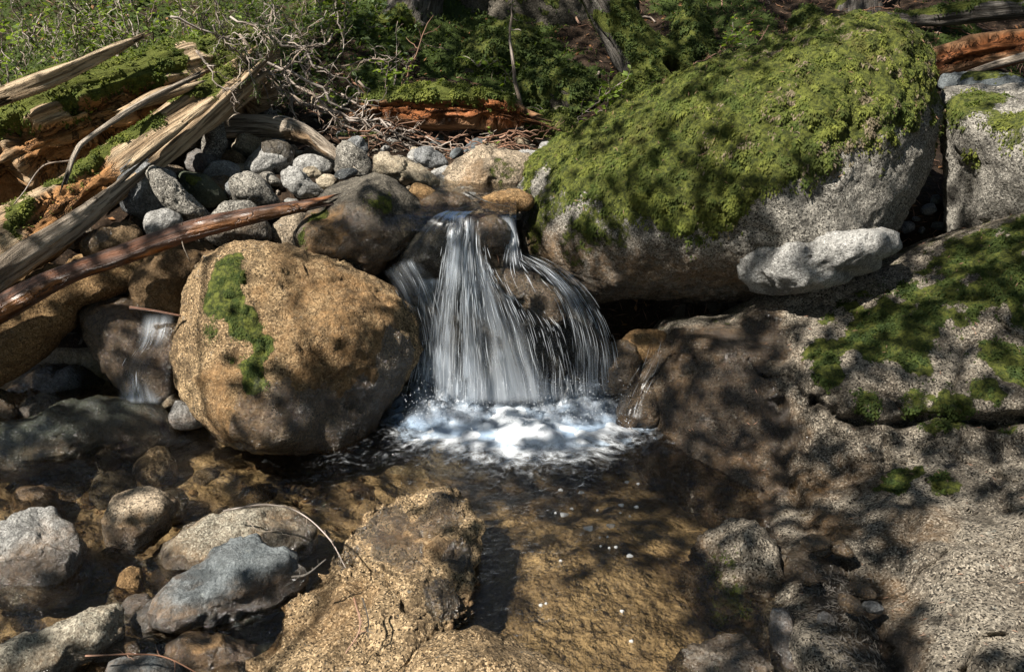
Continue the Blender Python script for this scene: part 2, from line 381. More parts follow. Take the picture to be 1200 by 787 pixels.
def blades(C, N, D, L, Wd, bend=.4, rng=None, seg=2):
    """many small leaves: C points, N normals, D directions, L lengths, Wd widths -> V, Q"""
    n = len(C); S = nrm(np.cross(D, N)+1e-6)
    L = L[:, None]; Wd = Wd[:, None]
    p0 = C; p1 = C+D*L*.55+N*L*.12; p2 = C+D*L+N*L*(-bend)*.5
    V = np.stack([p0-S*Wd*.35, p0+S*Wd*.35, p1+S*Wd*.5, p1-S*Wd*.5, p2+S*Wd*.12, p2-S*Wd*.12], 1).reshape(-1, 3)
    b = np.arange(n)[:, None]*6
    Q = np.concatenate([b+[0, 1, 2, 3], b+[3, 2, 4, 5]])
    return V, Q
def scatter(V, F, mask, n, rng):
    T = tri_of(F); a = np.linalg.norm(np.cross(V[T[:, 1]]-V[T[:, 0]], V[T[:, 2]]-V[T[:, 0]]), axis=1)
    wt = a*mask[T].mean(1)
    if wt.sum() <= 0: return None
    ix = rng.choice(len(T), n, p=wt/wt.sum()); u = rng.random(n); v = rng.random(n)
    fl = u+v > 1; u[fl] = 1-u[fl]; v[fl] = 1-v[fl]
    t = T[ix]; Cc = V[t[:, 0]]*(1-u-v)[:, None]+V[t[:, 1]]*u[:, None]+V[t[:, 2]]*v[:, None]
    Nn = nrm(np.cross(V[T[ix, 1]]-V[T[ix, 0]], V[T[ix, 2]]-V[T[ix, 0]]))
    return Cc, Nn
def camface(V, F, frm=.02):
    """1 where the surface can be seen from around the photograph's side, fades behind"""
    N = vnormals(V, F); d = nrm(CAM+np.array([0, 0, .4])-V); return sst((N*d).sum(1), -.25, .05)
def moss_tufts(parent, V, F, mask, n, size=.012, seed=1, mat='moss', droop=.6, clump=.5, name='moss'):
    rng = np.random.default_rng(seed)
    mk = np.clip(mask, 0, 1)**1.5*camface(V, F)
    if mk.max() < .02: return
    r = scatter(V, F, mk, n, rng)
    if r is None: return
    C, N = r
    cl = fbm(C, 30, 3, seed+5)                 # clumps: keep more of the high spots, raise them
    keep = rng.random(len(C)) < np.clip(.55+cl*clump*1.6, .08, 1); C = C[keep]; N = N[keep]; cl = cl[keep]
    C = C+N*(np.clip(cl, -.2, 1)*size*.7)[:, None]
    G = np.array([0, 0, -1.]); R = nrm(rng.normal(size=C.shape))
    D = nrm(N*.55+G*droop+R*.55); L = size*(.5+rng.random(len(C))*.9)*(1+.4*cl)
    Nn = nrm(N+R*.5)
    Vb, Qb = blades(C-N*size*.15, Nn, D, L, L*.38, .5)
    return mesh_obj(name, Vb, Qb, M[mat], parent)

# ------------------------------------------------------------------ rocks
def smooth_outline(o, n=10):
    o = np.asarray(o, float); m = len(o); out = []
    for i in range(m):
        p0, p1, p2, p3 = o[i-1], o[i], o[(i+1) % m], o[(i+2) % m]
        for t in np.linspace(0, 1, n, endpoint=False):
            c = .5*((2*p1)+(-p0+p2)*t+(2*p0-5*p1+4*p2-p3)*t*t+(-p0+3*p1-3*p2+p3)*t**3)
            l = p1*(1-t)+p2*t; out.append(c*.6+l*.4)
    return np.array(out)
def blob(outline, Y, T, lvl=5, seed=0, p=7, npl=14, rough=.03, lean=.15, fine=.5):
    """a rock with the given outline, its own distance Y and half-depth T (fraction of its mean radius)"""
    rng = np.random.default_rng(seed)
    ol = smooth_outline(outline); cxy = ol.mean(0); c = P(cxy[0], cxy[1], Y)
    fw = nrm(c-CAM); rt = nrm(np.cross(fw, [0, 0, 1.])); up = np.cross(rt, fw)
    dist = np.linalg.norm(c-CAM)
    d = ray(ol[:, 0], ol[:, 1]); q = CAM+d*((c-CAM)@fw/(d@fw))[:, None]-c
    r_, u_ = q@rt, q@up; th = np.arctan2(u_, r_); rr = np.hypot(r_, u_); od = np.argsort(th)
    th, rr = th[od], rr[od]; th = np.concatenate([th-2*math.pi, th, th+2*math.pi]); rr = np.tile(rr, 3)
    Rm = np.mean(rr)
    # facet planes
    k = np.arange(npl); ph = np.arccos(1-2*(k+.5)/npl); ga = math.pi*(1+5**.5)*k+rng.random()*6
    Np = np.stack([np.cos(ga)*np.sin(ph), np.sin(ga)*np.sin(ph), np.cos(ph)], -1); Np = nrm(Np+rng.normal(size=Np.shape)*.28)
    Dp = .86+rng.random(npl)*.26
    def Fr(D):
        x = np.maximum(D@Np.T, 0)/Dp; return np.power((x**p).sum(1)+1e-4, -1/p)
    ts = np.linspace(-math.pi, math.pi, 97); ps = np.linspace(-1.3, 1.3, 41)
    tt, pp = np.meshgrid(ts, ps, indexing='ij')
    DD = np.stack([np.cos(pp)*np.cos(tt), np.cos(pp)*np.sin(tt), np.sin(pp)], -1).reshape(-1, 3)
    S = (Fr(DD)*np.hypot(DD[:, 0], DD[:, 1])).reshape(tt.shape).max(1)
    D, F = ico(lvl); v = D*Fr(D)[:, None]
    a = np.arctan2(v[:, 1], v[:, 0]); k2 = np.interp(a, th, rr)/np.interp(a, ts, S)
    x, y, z = v[:, 0]*k2, v[:, 1]*k2, v[:, 2]*Rm*T
    Pn = D*Rm*1.0+seed*3.7
    amp = Rm*rough
    nz = fbm(Pn, 2.2/Rm, 3, seed)*1.0+fbm(Pn, 7/Rm, 4, seed+3)*.5*fine
    nz = nz+.25*(ridge(Pn, 4/Rm, 3, seed+9)-.5)*fine
    s_ = 1+nz*rough; x, y, z = x*s_, y*s_, z*s_
    pl = c+rt*x[:, None]+up*y[:, None]                       # on the plane facing the camera
    dep = z+lean*y
    rd = nrm(pl-CAM); V = pl+rd*(dep/(rd@fw))[:, None]
    # finer surface relief
    N = vnormals(V, F)
    V = V+N*(fbm(V, 14, 4, seed+21, .6)*.009*fine*min(1, Rm/.12)+fbm(V, 45, 3, seed+31, .6)*.0035*fine*min(1, Rm/.08))[:, None]
    g1 = fbm(V+seed, 3.2/max(Rm, .12)*.35, 3, seed+41); V = V-N*(np.exp(-(g1/.035)**2)*Rm*.035*fine*sst(fbm(V, 2/max(Rm, .1)*.3, 2, seed+44), -.1, .2))[:, None]
    # frame is right-handed or not: make the faces look outwards
    if ((vnormals(V, F)*(V-V.mean(0))).sum()) < 0: F = F[:, ::-1]
    return V, F, Rm
def patch(V, F, spots, seed=0, warp=.5):
    """soft patches centred where the given sight lines meet the rock; distances measured in 3-D"""
    m = np.zeros(len(V))
    if not spots: return m
    px, py, f = proj(V)
    wn = fbm(V, 12, 4, seed+50)
    for s in spots:
        x, y, r = s[:3]; k = s[3] if len(s) > 3 else 1
        d2 = np.hypot(px-x, py-y); c = d2 < max(8, d2.min()+3); ii = np.where(c)[0]; i = ii[np.argmin(f[ii])]
        R = r*f[i]/FPX; d = np.linalg.norm(V-V[i], axis=1)/R
        m = np.maximum(m, k*sst(1.25-d+wn*warp, 0, .6))
    return m
def seg_d(px, py, line):
    d = np.full(len(px), 1e9)
    for (x0, y0), (x1, y1) in zip(line[:-1], line[1:]):
        L2 = (x1-x0)**2+(y1-y0)**2; t = np.clip(((px-x0)*(x1-x0)+(py-y0)*(y1-y0))/L2, 0, 1)
        d = np.minimum(d, np.hypot(px-x0-t*(x1-x0), py-y0-t*(y1-y0)))
    return d
def rock(name, label, outline, Y, T=.8, mat='granite', lvl=5, seed=0, p=7, npl=14, rough=.05, lean=.15, fine=1., moss=(), stain=(), wet=(), dark=(),
         top=0, tuft=0, tsize=.011, wetz=.03, allwet=0, allstain=0, group=None, cat='rock', group_label=None, tmat='moss', cracks=()):
    V, F, Rm = blob(outline, Y, T, lvl, seed, p, npl, rough, lean, fine)
    if cracks:
        Nc = vnormals(V, F); qx, qy, _ = proj(V); jx = fbm(V, 16, 3, seed+61)*7; g = 0
        for l in cracks: g = np.maximum(g, np.exp(-((seg_d(qx, qy, l)+jx)/3.2)**2))
        V = V-Nc*(g*.016*sst((Nc*nrm(CAM-V)).sum(1), -.1, .3))[:, None]
    N = vnormals(V, F); nz = fbm(V, 9, 3, seed+2)
    ms = patch(V, F, moss, seed)
    if top: ms = np.maximum(ms, sst(N[:, 2]+nz*.5, 1-top, 1.25-top))
    st = np.maximum(patch(V, F, stain, seed+1), allstain)
    wt = np.maximum(patch(V, F, wet, seed+2), allwet)
    if wetz is not None: 
        wt = np.maximum(wt, sst(wetz+.03+nz*.015-V[:, 2], 0, .03)); st = np.maximum(st, .6*sst(wetz+.06+nz*.02-V[:, 2], 0, .05))
    dk = patch(V, F, dark, seed+3)
    o = mesh_obj(name, V, F, M[mat], None, {'moss': ms, 'stain': st, 'wet': wt, 'dark': dk})
    tag(o, label, cat, group); solid(V, F)
    if tuft: moss_tufts(o, V, F, ms, tuft, tsize, seed+9, tmat)
    return o, V, F
def oval(cx, cy, rx, ry, ang=0, n=9, seed=0, ir=.12):
    rng = random.Random(seed*31+7); a0 = math.radians(ang); r = []
    for k in range(n):
        t = 2*math.pi*(k+rng.uniform(-.25, .25))/n; q = 1+rng.uniform(-ir, ir)
        x, y = rx*math.cos(t)*q, ry*math.sin(t)*q
        r.append((cx+x*math.cos(a0)+y*math.sin(a0), cy-x*math.sin(a0)+y*math.cos(a0)))
    return r
#==PART2
# ------------------------------------------------------------------ ground and stream bed
def ground_h(x, y):
    p = np.stack([x, y, x*0], -1)
    y0 = np.interp(x, [-.6, -.45, -.02, .05, .5, .65], [2.9, 3.08, 3.1, 3.4, 3.3, 2.95]); y1 = np.interp(x, [-.6, -.45, -.02, .05, .5, .65], [3.75, 3.22, 3.24, 3.6, 3.6, 3.5])
    t = sst(y, y0, y1)
    lo = -.13-.06*np.exp(-((x-.15)**2/.35+(y-2.65)**2/.09))
    lo = lo+.075*np.exp(-((x-.22)**2/.05+(y-1.95)**2/.13))       # submerged ledge in the middle
    lo = lo+.03*sst(x, .1, .5)*sst(2.15-y, 0, .35)+.015*sst(-.5-x, 0, .5)*sst(2.4-y, 0, .5)
    up = .60+.08*sst(y, 3.3, 4.3)+.10*sst(-x, .9, 2.)*sst(y, 3.3, 4)
    h = lo*(1-t)+up*t
    sl = np.maximum(y-4.3, 0)
    h = h+sl*.36+np.maximum(y-9, 0)*.10
    h = h+fbm(p, 1.3, 3, 3)*.10*sst(y, 4.2, 5.2)+fbm(p, 5, 4, 4)*(.02+.03*sst(y, 4.2, 5))+fbm(p, 18, 3, 5)*.008
    return h
def grid(xs, ys):
    X, Y = np.meshgrid(xs, ys, indexing='xy'); nx, ny = len(xs), len(ys)
    i = (np.arange(ny-1)[:, None]*nx+np.arange(nx-1)[None]).ravel()
    return X.ravel(), Y.ravel(), np.stack([i, i+1, i+nx+1, i+nx], -1)
xs = np.arange(-2.6, 2.2, .018); ys = np.arange(.9, 3.24, .018)
X, Y, F = grid(xs, ys); V = np.stack([X, Y, ground_h(X, Y)], -1)
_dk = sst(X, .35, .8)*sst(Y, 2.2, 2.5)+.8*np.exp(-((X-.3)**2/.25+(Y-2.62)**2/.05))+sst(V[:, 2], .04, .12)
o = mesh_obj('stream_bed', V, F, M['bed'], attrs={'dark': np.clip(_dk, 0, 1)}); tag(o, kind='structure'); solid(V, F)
xs = np.concatenate([np.arange(-14, -4, .4), np.arange(-4, 4, .04), np.arange(4, 14.1, .4)]); ys = np.concatenate([np.arange(3.2, 7, .04), np.arange(7, 14, .25), np.arange(14, 40, 2)])
X, Y, F = grid(xs, ys); V = np.stack([X, Y, ground_h(X, Y)], -1)
_p = V*1.
gm = sst(fbm(_p, 1.6, 3, 60), -.05, .25)*sst(Y, 4.4, 4.9)
gm = np.maximum(gm, .55*sst(-X, .5, 1.3)*sst(Y, 4.4, 4.8))
# greener towards the middle of the bank, brown litter to its right
_px, _py, _f = proj(V); gm = gm*np.clip(1.1-.45*sst(X, .2, 1.2), 0, 1)
o = mesh_obj('forest_floor', V, F, M['soil'], attrs={'moss': gm}); tag(o, kind='structure'); solid(V, F)
GROUND = (V, F, gm)
# shelf of ground wider than the bed, so that nothing ends in mid air
xs = np.concatenate([np.arange(-14, -2.5, .5), [-2.5], ]); 
X, Y, F = grid(xs, np.arange(-6, 3.3, .3)); V = np.stack([X, Y, np.full(X.shape, .02)+fbm(np.stack([X, Y, X*0], -1), 1, 2, 8)*.1], -1)
tag(mesh_obj('left_bank', V, F, M['soil']), kind='structure')
X, Y, F = grid(np.arange(2.15, 14, .5), np.arange(-6, 3.3, .3)); V = np.stack([X, Y, np.full(X.shape, .3)], -1)
tag(mesh_obj('right_bank', V, F, M['soil']), kind='structure')
X, Y, F = grid(np.linspace(-2.6, 2.2, 12), np.linspace(-6, .92, 12)); V = np.stack([X, Y, np.full(X.shape, -.3)], -1)
tag(mesh_obj('lower_stream_bed', V, F, M['bed']), kind='structure')

# ------------------------------------------------------------------ the big rocks
A_OUT = [(599, 262), (600, 225), (613, 203), (640, 178), (690, 148), (740, 118), (800, 90), (860, 68), (920, 47), (960, 32), (1003, 24), (1045, 27), (1076, 48), (1093, 85), (1095, 140), (1086, 190), (1070, 232), (1052, 268), (1030, 305), (975, 338), (900, 352), (820, 356), (740, 350), (700, 352), (655, 332), (622, 305), (604, 282)]
V, F, Rm = blob(A_OUT, 3.42, .78, 7, 11, 5, 26, .025, .22, 1.)
N = vnormals(V, F); px, py, f = proj(V)
bx = [560, 600, 640, 700, 760, 800, 860, 900, 950, 985, 1020, 1060, 1110]; by = [190, 200, 222, 246, 268, 276, 250, 226, 198, 186, 172, 150, 106]
bd_ = np.interp(px, bx, by)+fbm(V, 7, 5, 71, .6)*36
ms = sst(bd_-py, -34, 30); back = (N*nrm(CAM-V)).sum(1) < -.05
ms = np.where(back, sst(N[:, 2]+fbm(V, 5, 3, 3)*.3, -.1, .3), ms)
thin = sst(fbm(V, 6, 3, 77), .1, .5)*sst(700-px, 0, 80)*(~back)                       # thin worn moss low on the left end
msp = np.clip(ms-thin*.7, 0, 1)
low = np.maximum(patch(V, F, [(636, 235, 40, .6), (668, 290, 28, .5), (622, 275, 22, .6), (700, 262, 36, .55)], 5), 0)
MOS = np.maximum(msp, low)
V = V+N*(msp*(.014+.013*fbm(V, 15, 3, 72)+.011*fbm(V*[1, 1, .55], 42, 3, 73)))[:, None]
wt = sst(.50-V[:, 2], 0, .14)*.6
boulder_a = mesh_obj('mossy_boulder', V, F, M['granite'], attrs={'moss': MOS, 'wet': wt, 'stain': sst(.62-V[:, 2], 0, .15)*.7})
tag(boulder_a, 'huge rounded granite boulder under thick green moss, right of the waterfall', 'boulder'); solid(V, F)
moss_tufts(boulder_a, V, F, np.clip(msp, 0, 1), 210000, .0105, 3, 'moss', .9, 1.2)
moss_tufts(boulder_a, V, F, np.clip(msp, 0, 1)*sst(px, 780, 960)*sst(fbm(V, 9, 3, 4), -.1, .3), 16000, .010, 4, 'mossdry', 1.1, .6, name='dry_moss_tips')

rock('golden_boulder', 'large round orange-brown boulder with a green mossy stripe, left of the waterfall',
     [(198, 420), (201, 392), (214, 350), (234, 312), (258, 290), (290, 283), (340, 289), (400, 310), (452, 335), (482, 360), (491, 388), (486, 432), (466, 472), (440, 506), (412, 526), (360, 532), (300, 528), (262, 518), (233, 492), (210, 462)],
     2.86, .82, 'goldb', 6, 26, 6, 22, .04, .12, moss=[(268, 300, 22, .8), (260, 318, 26, .95), (254, 338, 22, .85), (266, 352, 18, .9), (280, 366, 19), (292, 382, 20), (300, 400, 20), (302, 420, 20), (298, 440, 16, .9), (240, 385, 12, .5), (246, 362, 14, .6)],
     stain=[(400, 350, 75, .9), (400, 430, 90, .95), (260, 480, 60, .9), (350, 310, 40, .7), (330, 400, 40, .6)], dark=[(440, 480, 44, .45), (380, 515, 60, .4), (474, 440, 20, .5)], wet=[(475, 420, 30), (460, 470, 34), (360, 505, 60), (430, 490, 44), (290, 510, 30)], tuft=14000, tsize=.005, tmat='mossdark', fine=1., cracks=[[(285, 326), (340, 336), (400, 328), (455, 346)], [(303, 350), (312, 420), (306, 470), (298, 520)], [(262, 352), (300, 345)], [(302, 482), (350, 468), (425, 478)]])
rock('dark_boulder', 'dark wet rounded boulder with faint moss, behind the golden boulder and left of the falls',
     [(344, 278), (360, 250), (385, 222), (420, 206), (455, 207), (480, 225), (500, 250), (499, 268), (480, 288), (460, 308), (435, 328), (405, 325), (370, 308), (350, 296)],
     3.22, .8, 'dark', 5, 31, 8, 12, .04, .2, moss=[(375, 245, 16, .8), (455, 235, 18, .55), (350, 285, 12, .8)], stain=[(410, 300, 60, .9)], wet=[(440, 310, 50, .8), (400, 250, 24, .5)], tuft=2500, tsize=.006)
rock('lying_rock', 'pale grey speckled granite rock wedged under the huge mossy boulder',
     [(856, 302), (868, 290), (890, 284), (905, 272), (935, 270), (990, 268), (1030, 267), (1052, 273), (1056, 294), (1036, 301), (1031, 313), (1015, 320), (985, 331), (940, 342), (905, 347), (880, 340), (864, 325)],
     2.93, .75, 'pale', 5, 5, 14, 15, .04, .1, fine=1.1, cracks=[[(908, 272), (898, 310), (905, 348)], [(948, 270), (940, 335)]])
rock('square_block', 'tall square-edged granite block with moss on top, at the right edge',
     [(1100, 108), (1118, 101), (1170, 99), (1240, 103), (1290, 130), (1300, 300), (1240, 300), (1180, 296), (1120, 298), (1108, 270), (1104, 190)],
     3.3, .8, 'granite', 5, 47, 12, 12, .03, .1, moss=[(1150, 108, 40, .9), (1185, 130, 26, .8), (1180, 165, 20, .55), (1140, 190, 12, .5)], tuft=4500, tsize=.010, dark=[(1106, 230, 16, .7)], wetz=None, cracks=[[(1146, 140), (1142, 200), (1132, 285)]])  # dark: shade of the gap painted into the left face

# the bedrock at the right: a relief between measured points
ctl = np.array([
 (868, 376, 2.95), (905, 356, 2.98), (950, 342, 2.98), (1050, 312, 2.98), (1130, 285, 2.98), (1200, 258, 2.95), (1300, 222, 2.9), (1420, 200, 2.9),
 (930, 400, 2.80), (1000, 380, 2.78), (1100, 350, 2.75), (1200, 320, 2.7), (1300, 300, 2.65), (1420, 300, 2.6),
 (955, 440, 2.57), (1010, 430, 2.55), (1080, 428, 2.50), (1150, 430, 2.45), (1210, 432, 2.40), (1330, 430, 2.3),
 (965, 470, 2.50), (1050, 478, 2.42), (1130, 482, 2.34), (1210, 480, 2.26), (1330, 480, 2.15),
 (960, 520, 2.50), (1000, 510, 2.46), (1060, 520, 2.38), (1130, 530, 2.30), (1210, 520, 2.22), (1330, 520, 2.1),
 (960, 600, 2.12), (1020, 600, 2.05), (1090, 600, 1.98), (1150, 600, 1.95), (1210, 600, 1.88), (1330, 600, 1.8),
 (980, 680, 1.82), (1050, 690, 1.78), (1100, 690, 1.70), (1150, 690, 1.66), (1210, 690, 1.64), (1330, 690, 1.6),
 (1000, 787, 1.52), (1060, 787, 1.48), (1120, 787, 1.44), (1200, 787, 1.40), (1330, 787, 1.42), (1000, 850, 1.5), (1200, 850, 1.36),
 (870, 395, 2.88), (800, 386, 2.95), (775, 400, 2.93), (830, 400, 2.86), (880, 430, 2.75), (910, 450, 2.68), (820, 450, 2.74), (770, 440, 2.84), (745, 480, 2.83), (790, 490, 2.68), (850, 500, 2.62), (905, 500, 2.60),
 (760, 505, 2.76), (800, 545, 2.49), (860, 560, 2.41), (910, 560, 2.37), (905, 610, 2.13), (925, 650, 1.96), (930, 700, 1.80), (880, 650, 2.10), (930, 760, 1.60),
 (740, 540, 2.75), (700, 500, 2.95), (780, 600, 2.5), (820, 640, 2.33), (840, 720, 2.0), (860, 800, 1.75), (930, 850, 1.6)], float)
def tps(ctl, X, Y, lam=1e-4):
    a = ctl[:, :2]/300; n = len(a)
    def U(r2): return r2*np.log(r2+1e-9)
    K = U(((a[:, None]-a[None])**2).sum(-1))+np.eye(n)*lam*n; Pm = np.c_[np.ones(n), a]
    A = np.block([[K, Pm], [Pm.T, np.zeros((3, 3))]]); sol = np.linalg.solve(A, np.r_[ctl[:, 2], 0, 0, 0])
    q = np.stack([X, Y], -1)/300; out = np.zeros(len(q))
    for s in range(0, len(q), 20000):
        e = q[s:s+20000]; out[s:s+20000] = U(((e[:, None]-a[None])**2).sum(-1))@sol[:n]+sol[n]+e@sol[n+1:]
    return out
topx = [690, 745, 770, 790, 860, 880, 905, 950, 1050, 1130, 1200, 1300, 1420]; topy = [505, 450, 412, 386, 384, 372, 356, 341, 311, 285, 257, 221, 190]
us = np.arange(700, 1400, 2.6); vs = np.linspace(0, 1, 190)
U_, W_ = np.meshgrid(us, vs, indexing='xy'); ty = np.interp(U_, topx, topy)
PX = U_.ravel(); PY = (ty+(840-ty)*W_).ravel()
Dp = tps(ctl, PX, PY)
p0 = P(PX, PY, Dp)
# broken ledges, steps and joints, as real relief along the sight direction
blk = ridge(p0, 2.0, 2, 81)*(.05-.04*sst(PY, 500, 560)*sst(PX, 1000, 1060))+fbm(p0, 4, 3, 82)*.03+fbm(p0, 20, 4, 83, .6)*.006-.022*np.exp(-(fbm(p0, 2.6, 3, 86)/.03)**2)+fbm(p0, 70, 2, 84)*.003
jw = fbm(p0, 14, 3, 91)*8
JO = [([(915, 470), (920, 520), (925, 560), (945, 610), (975, 650), (1010, 700), (1050, 787)], 9, .05), ([(958, 470), (985, 492), (1040, 497), (1100, 487), (1160, 497), (1215, 490)], 7, .09),
      ([(1035, 500), (1040, 560), (1070, 600), (1065, 640)], 5, .03), ([(1160, 500), (1168, 540), (1175, 600)], 5, .03), ([(780, 390), (800, 440), (790, 480)], 5, .02),
      ([(1120, 500), (1060, 545), (1010, 560)], 5, .025), ([(960, 445), (940, 500), (950, 560), (985, 610)], 5, .03), ([(1130, 787), (1150, 750), (1210, 735)], 5, .03), ([(905, 380), (930, 440), (912, 480)], 6, .02), ([(830, 500), (880, 540), (905, 590)], 5, .02)]
cr = 0
for l, w_, dd in JO: cr = cr+dd*np.exp(-((seg_d(PX, PY, l)+jw)/w_)**2)
Dp = Dp-blk*np.clip(sst(PY-ty.ravel(), 0, 14), .1, 1)+cr
V = P(PX, PY, Dp)
nu, nv = len(us), len(vs); i = (np.arange(nv-1)[:, None]*nu+np.arange(nu-1)[None]).ravel(); F = np.stack([i, i+nu, i+nu+1, i+1], -1)
# carry the top edge over and down behind, so that the outcrop has a back
top_ = V[:nu]; B = []; 
for k in range(1, 26):
    t = k/25; B.append(top_+np.array([0, 1, 0])*(.9*math.sin(t*math.pi/2))+np.array([0, 0, -1])*(1.1*(1-math.cos(t*math.pi/2)))-np.array([0, 0, 1])*(.10*t))
B = np.array(B)[::-1].reshape(-1, 3); B = B+(fbm(B, 6, 3, 5)*.02)[:, None]
V = np.concatenate([B, V]); nv2 = nv+25; i = (np.arange(nv2-1)[:, None]*nu+np.arange(nu-1)[None]).ravel(); F = np.stack([i, i+nu, i+nu+1, i+1], -1)
ap = np.concatenate([np.full(nu*25, 1e4), np.hypot(PX-835, (PY-455)*1.25)])
px, py, f = proj(V); isf = np.arange(len(V)) >= nu*25
wt = np.maximum(sst(925-px+fbm(V, 9, 3, 6)*30, -12, 20), 0)*sst(py, 378, 390)
wt = np.maximum(wt, .75*patch(V, F, [(960, 650, 40), (1000, 700, 45), (1050, 760, 50), (890, 370, 24)], 9))
wt = np.where(isf, wt, 0)
ms = patch(V, F, [(1150, 290, 60, .8), (1090, 335, 50, .85), (1020, 375, 44), (985, 400, 36), (960, 435, 26), (1180, 330, 50, .75), (1050, 400, 42, .8), (1180, 420, 34), (1150, 450, 20, .9), (1050, 550, 26, .95), (1100, 555, 18, .7), (1110, 475, 26, .7), (1175, 500, 16, .7), (1060, 480, 24, .6), (1010, 480, 20, .6), (1195, 370, 22, .7)], 12, .9)
ms = np.where(isf, ms, .4)
st = np.where(isf, np.maximum(.85*wt, patch(V, F, [(945, 560, 34, .8), (960, 610, 34, .9), (1000, 560, 40, .45), (1080, 600, 50, .4), (1030, 700, 40, .5)], 14)), 0)
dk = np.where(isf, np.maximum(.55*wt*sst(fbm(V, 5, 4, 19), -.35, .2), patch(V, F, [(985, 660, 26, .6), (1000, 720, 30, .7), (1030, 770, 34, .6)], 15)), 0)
out_o = mesh_obj('bedrock_outcrop', V, F, M['outcrop'], attrs={'moss': ms, 'wet': wt, 'stain': st, 'dark': dk}); solid(V, F)
tag(out_o, 'massive ledged granite outcrop with moss on its shoulder, filling the right side of the pool', 'outcrop')
moss_tufts(out_o, V, F, np.where(isf, np.clip(ms*1.1, 0, 1), 0), 42000, .010, 14, 'mossdark', .7, .8)

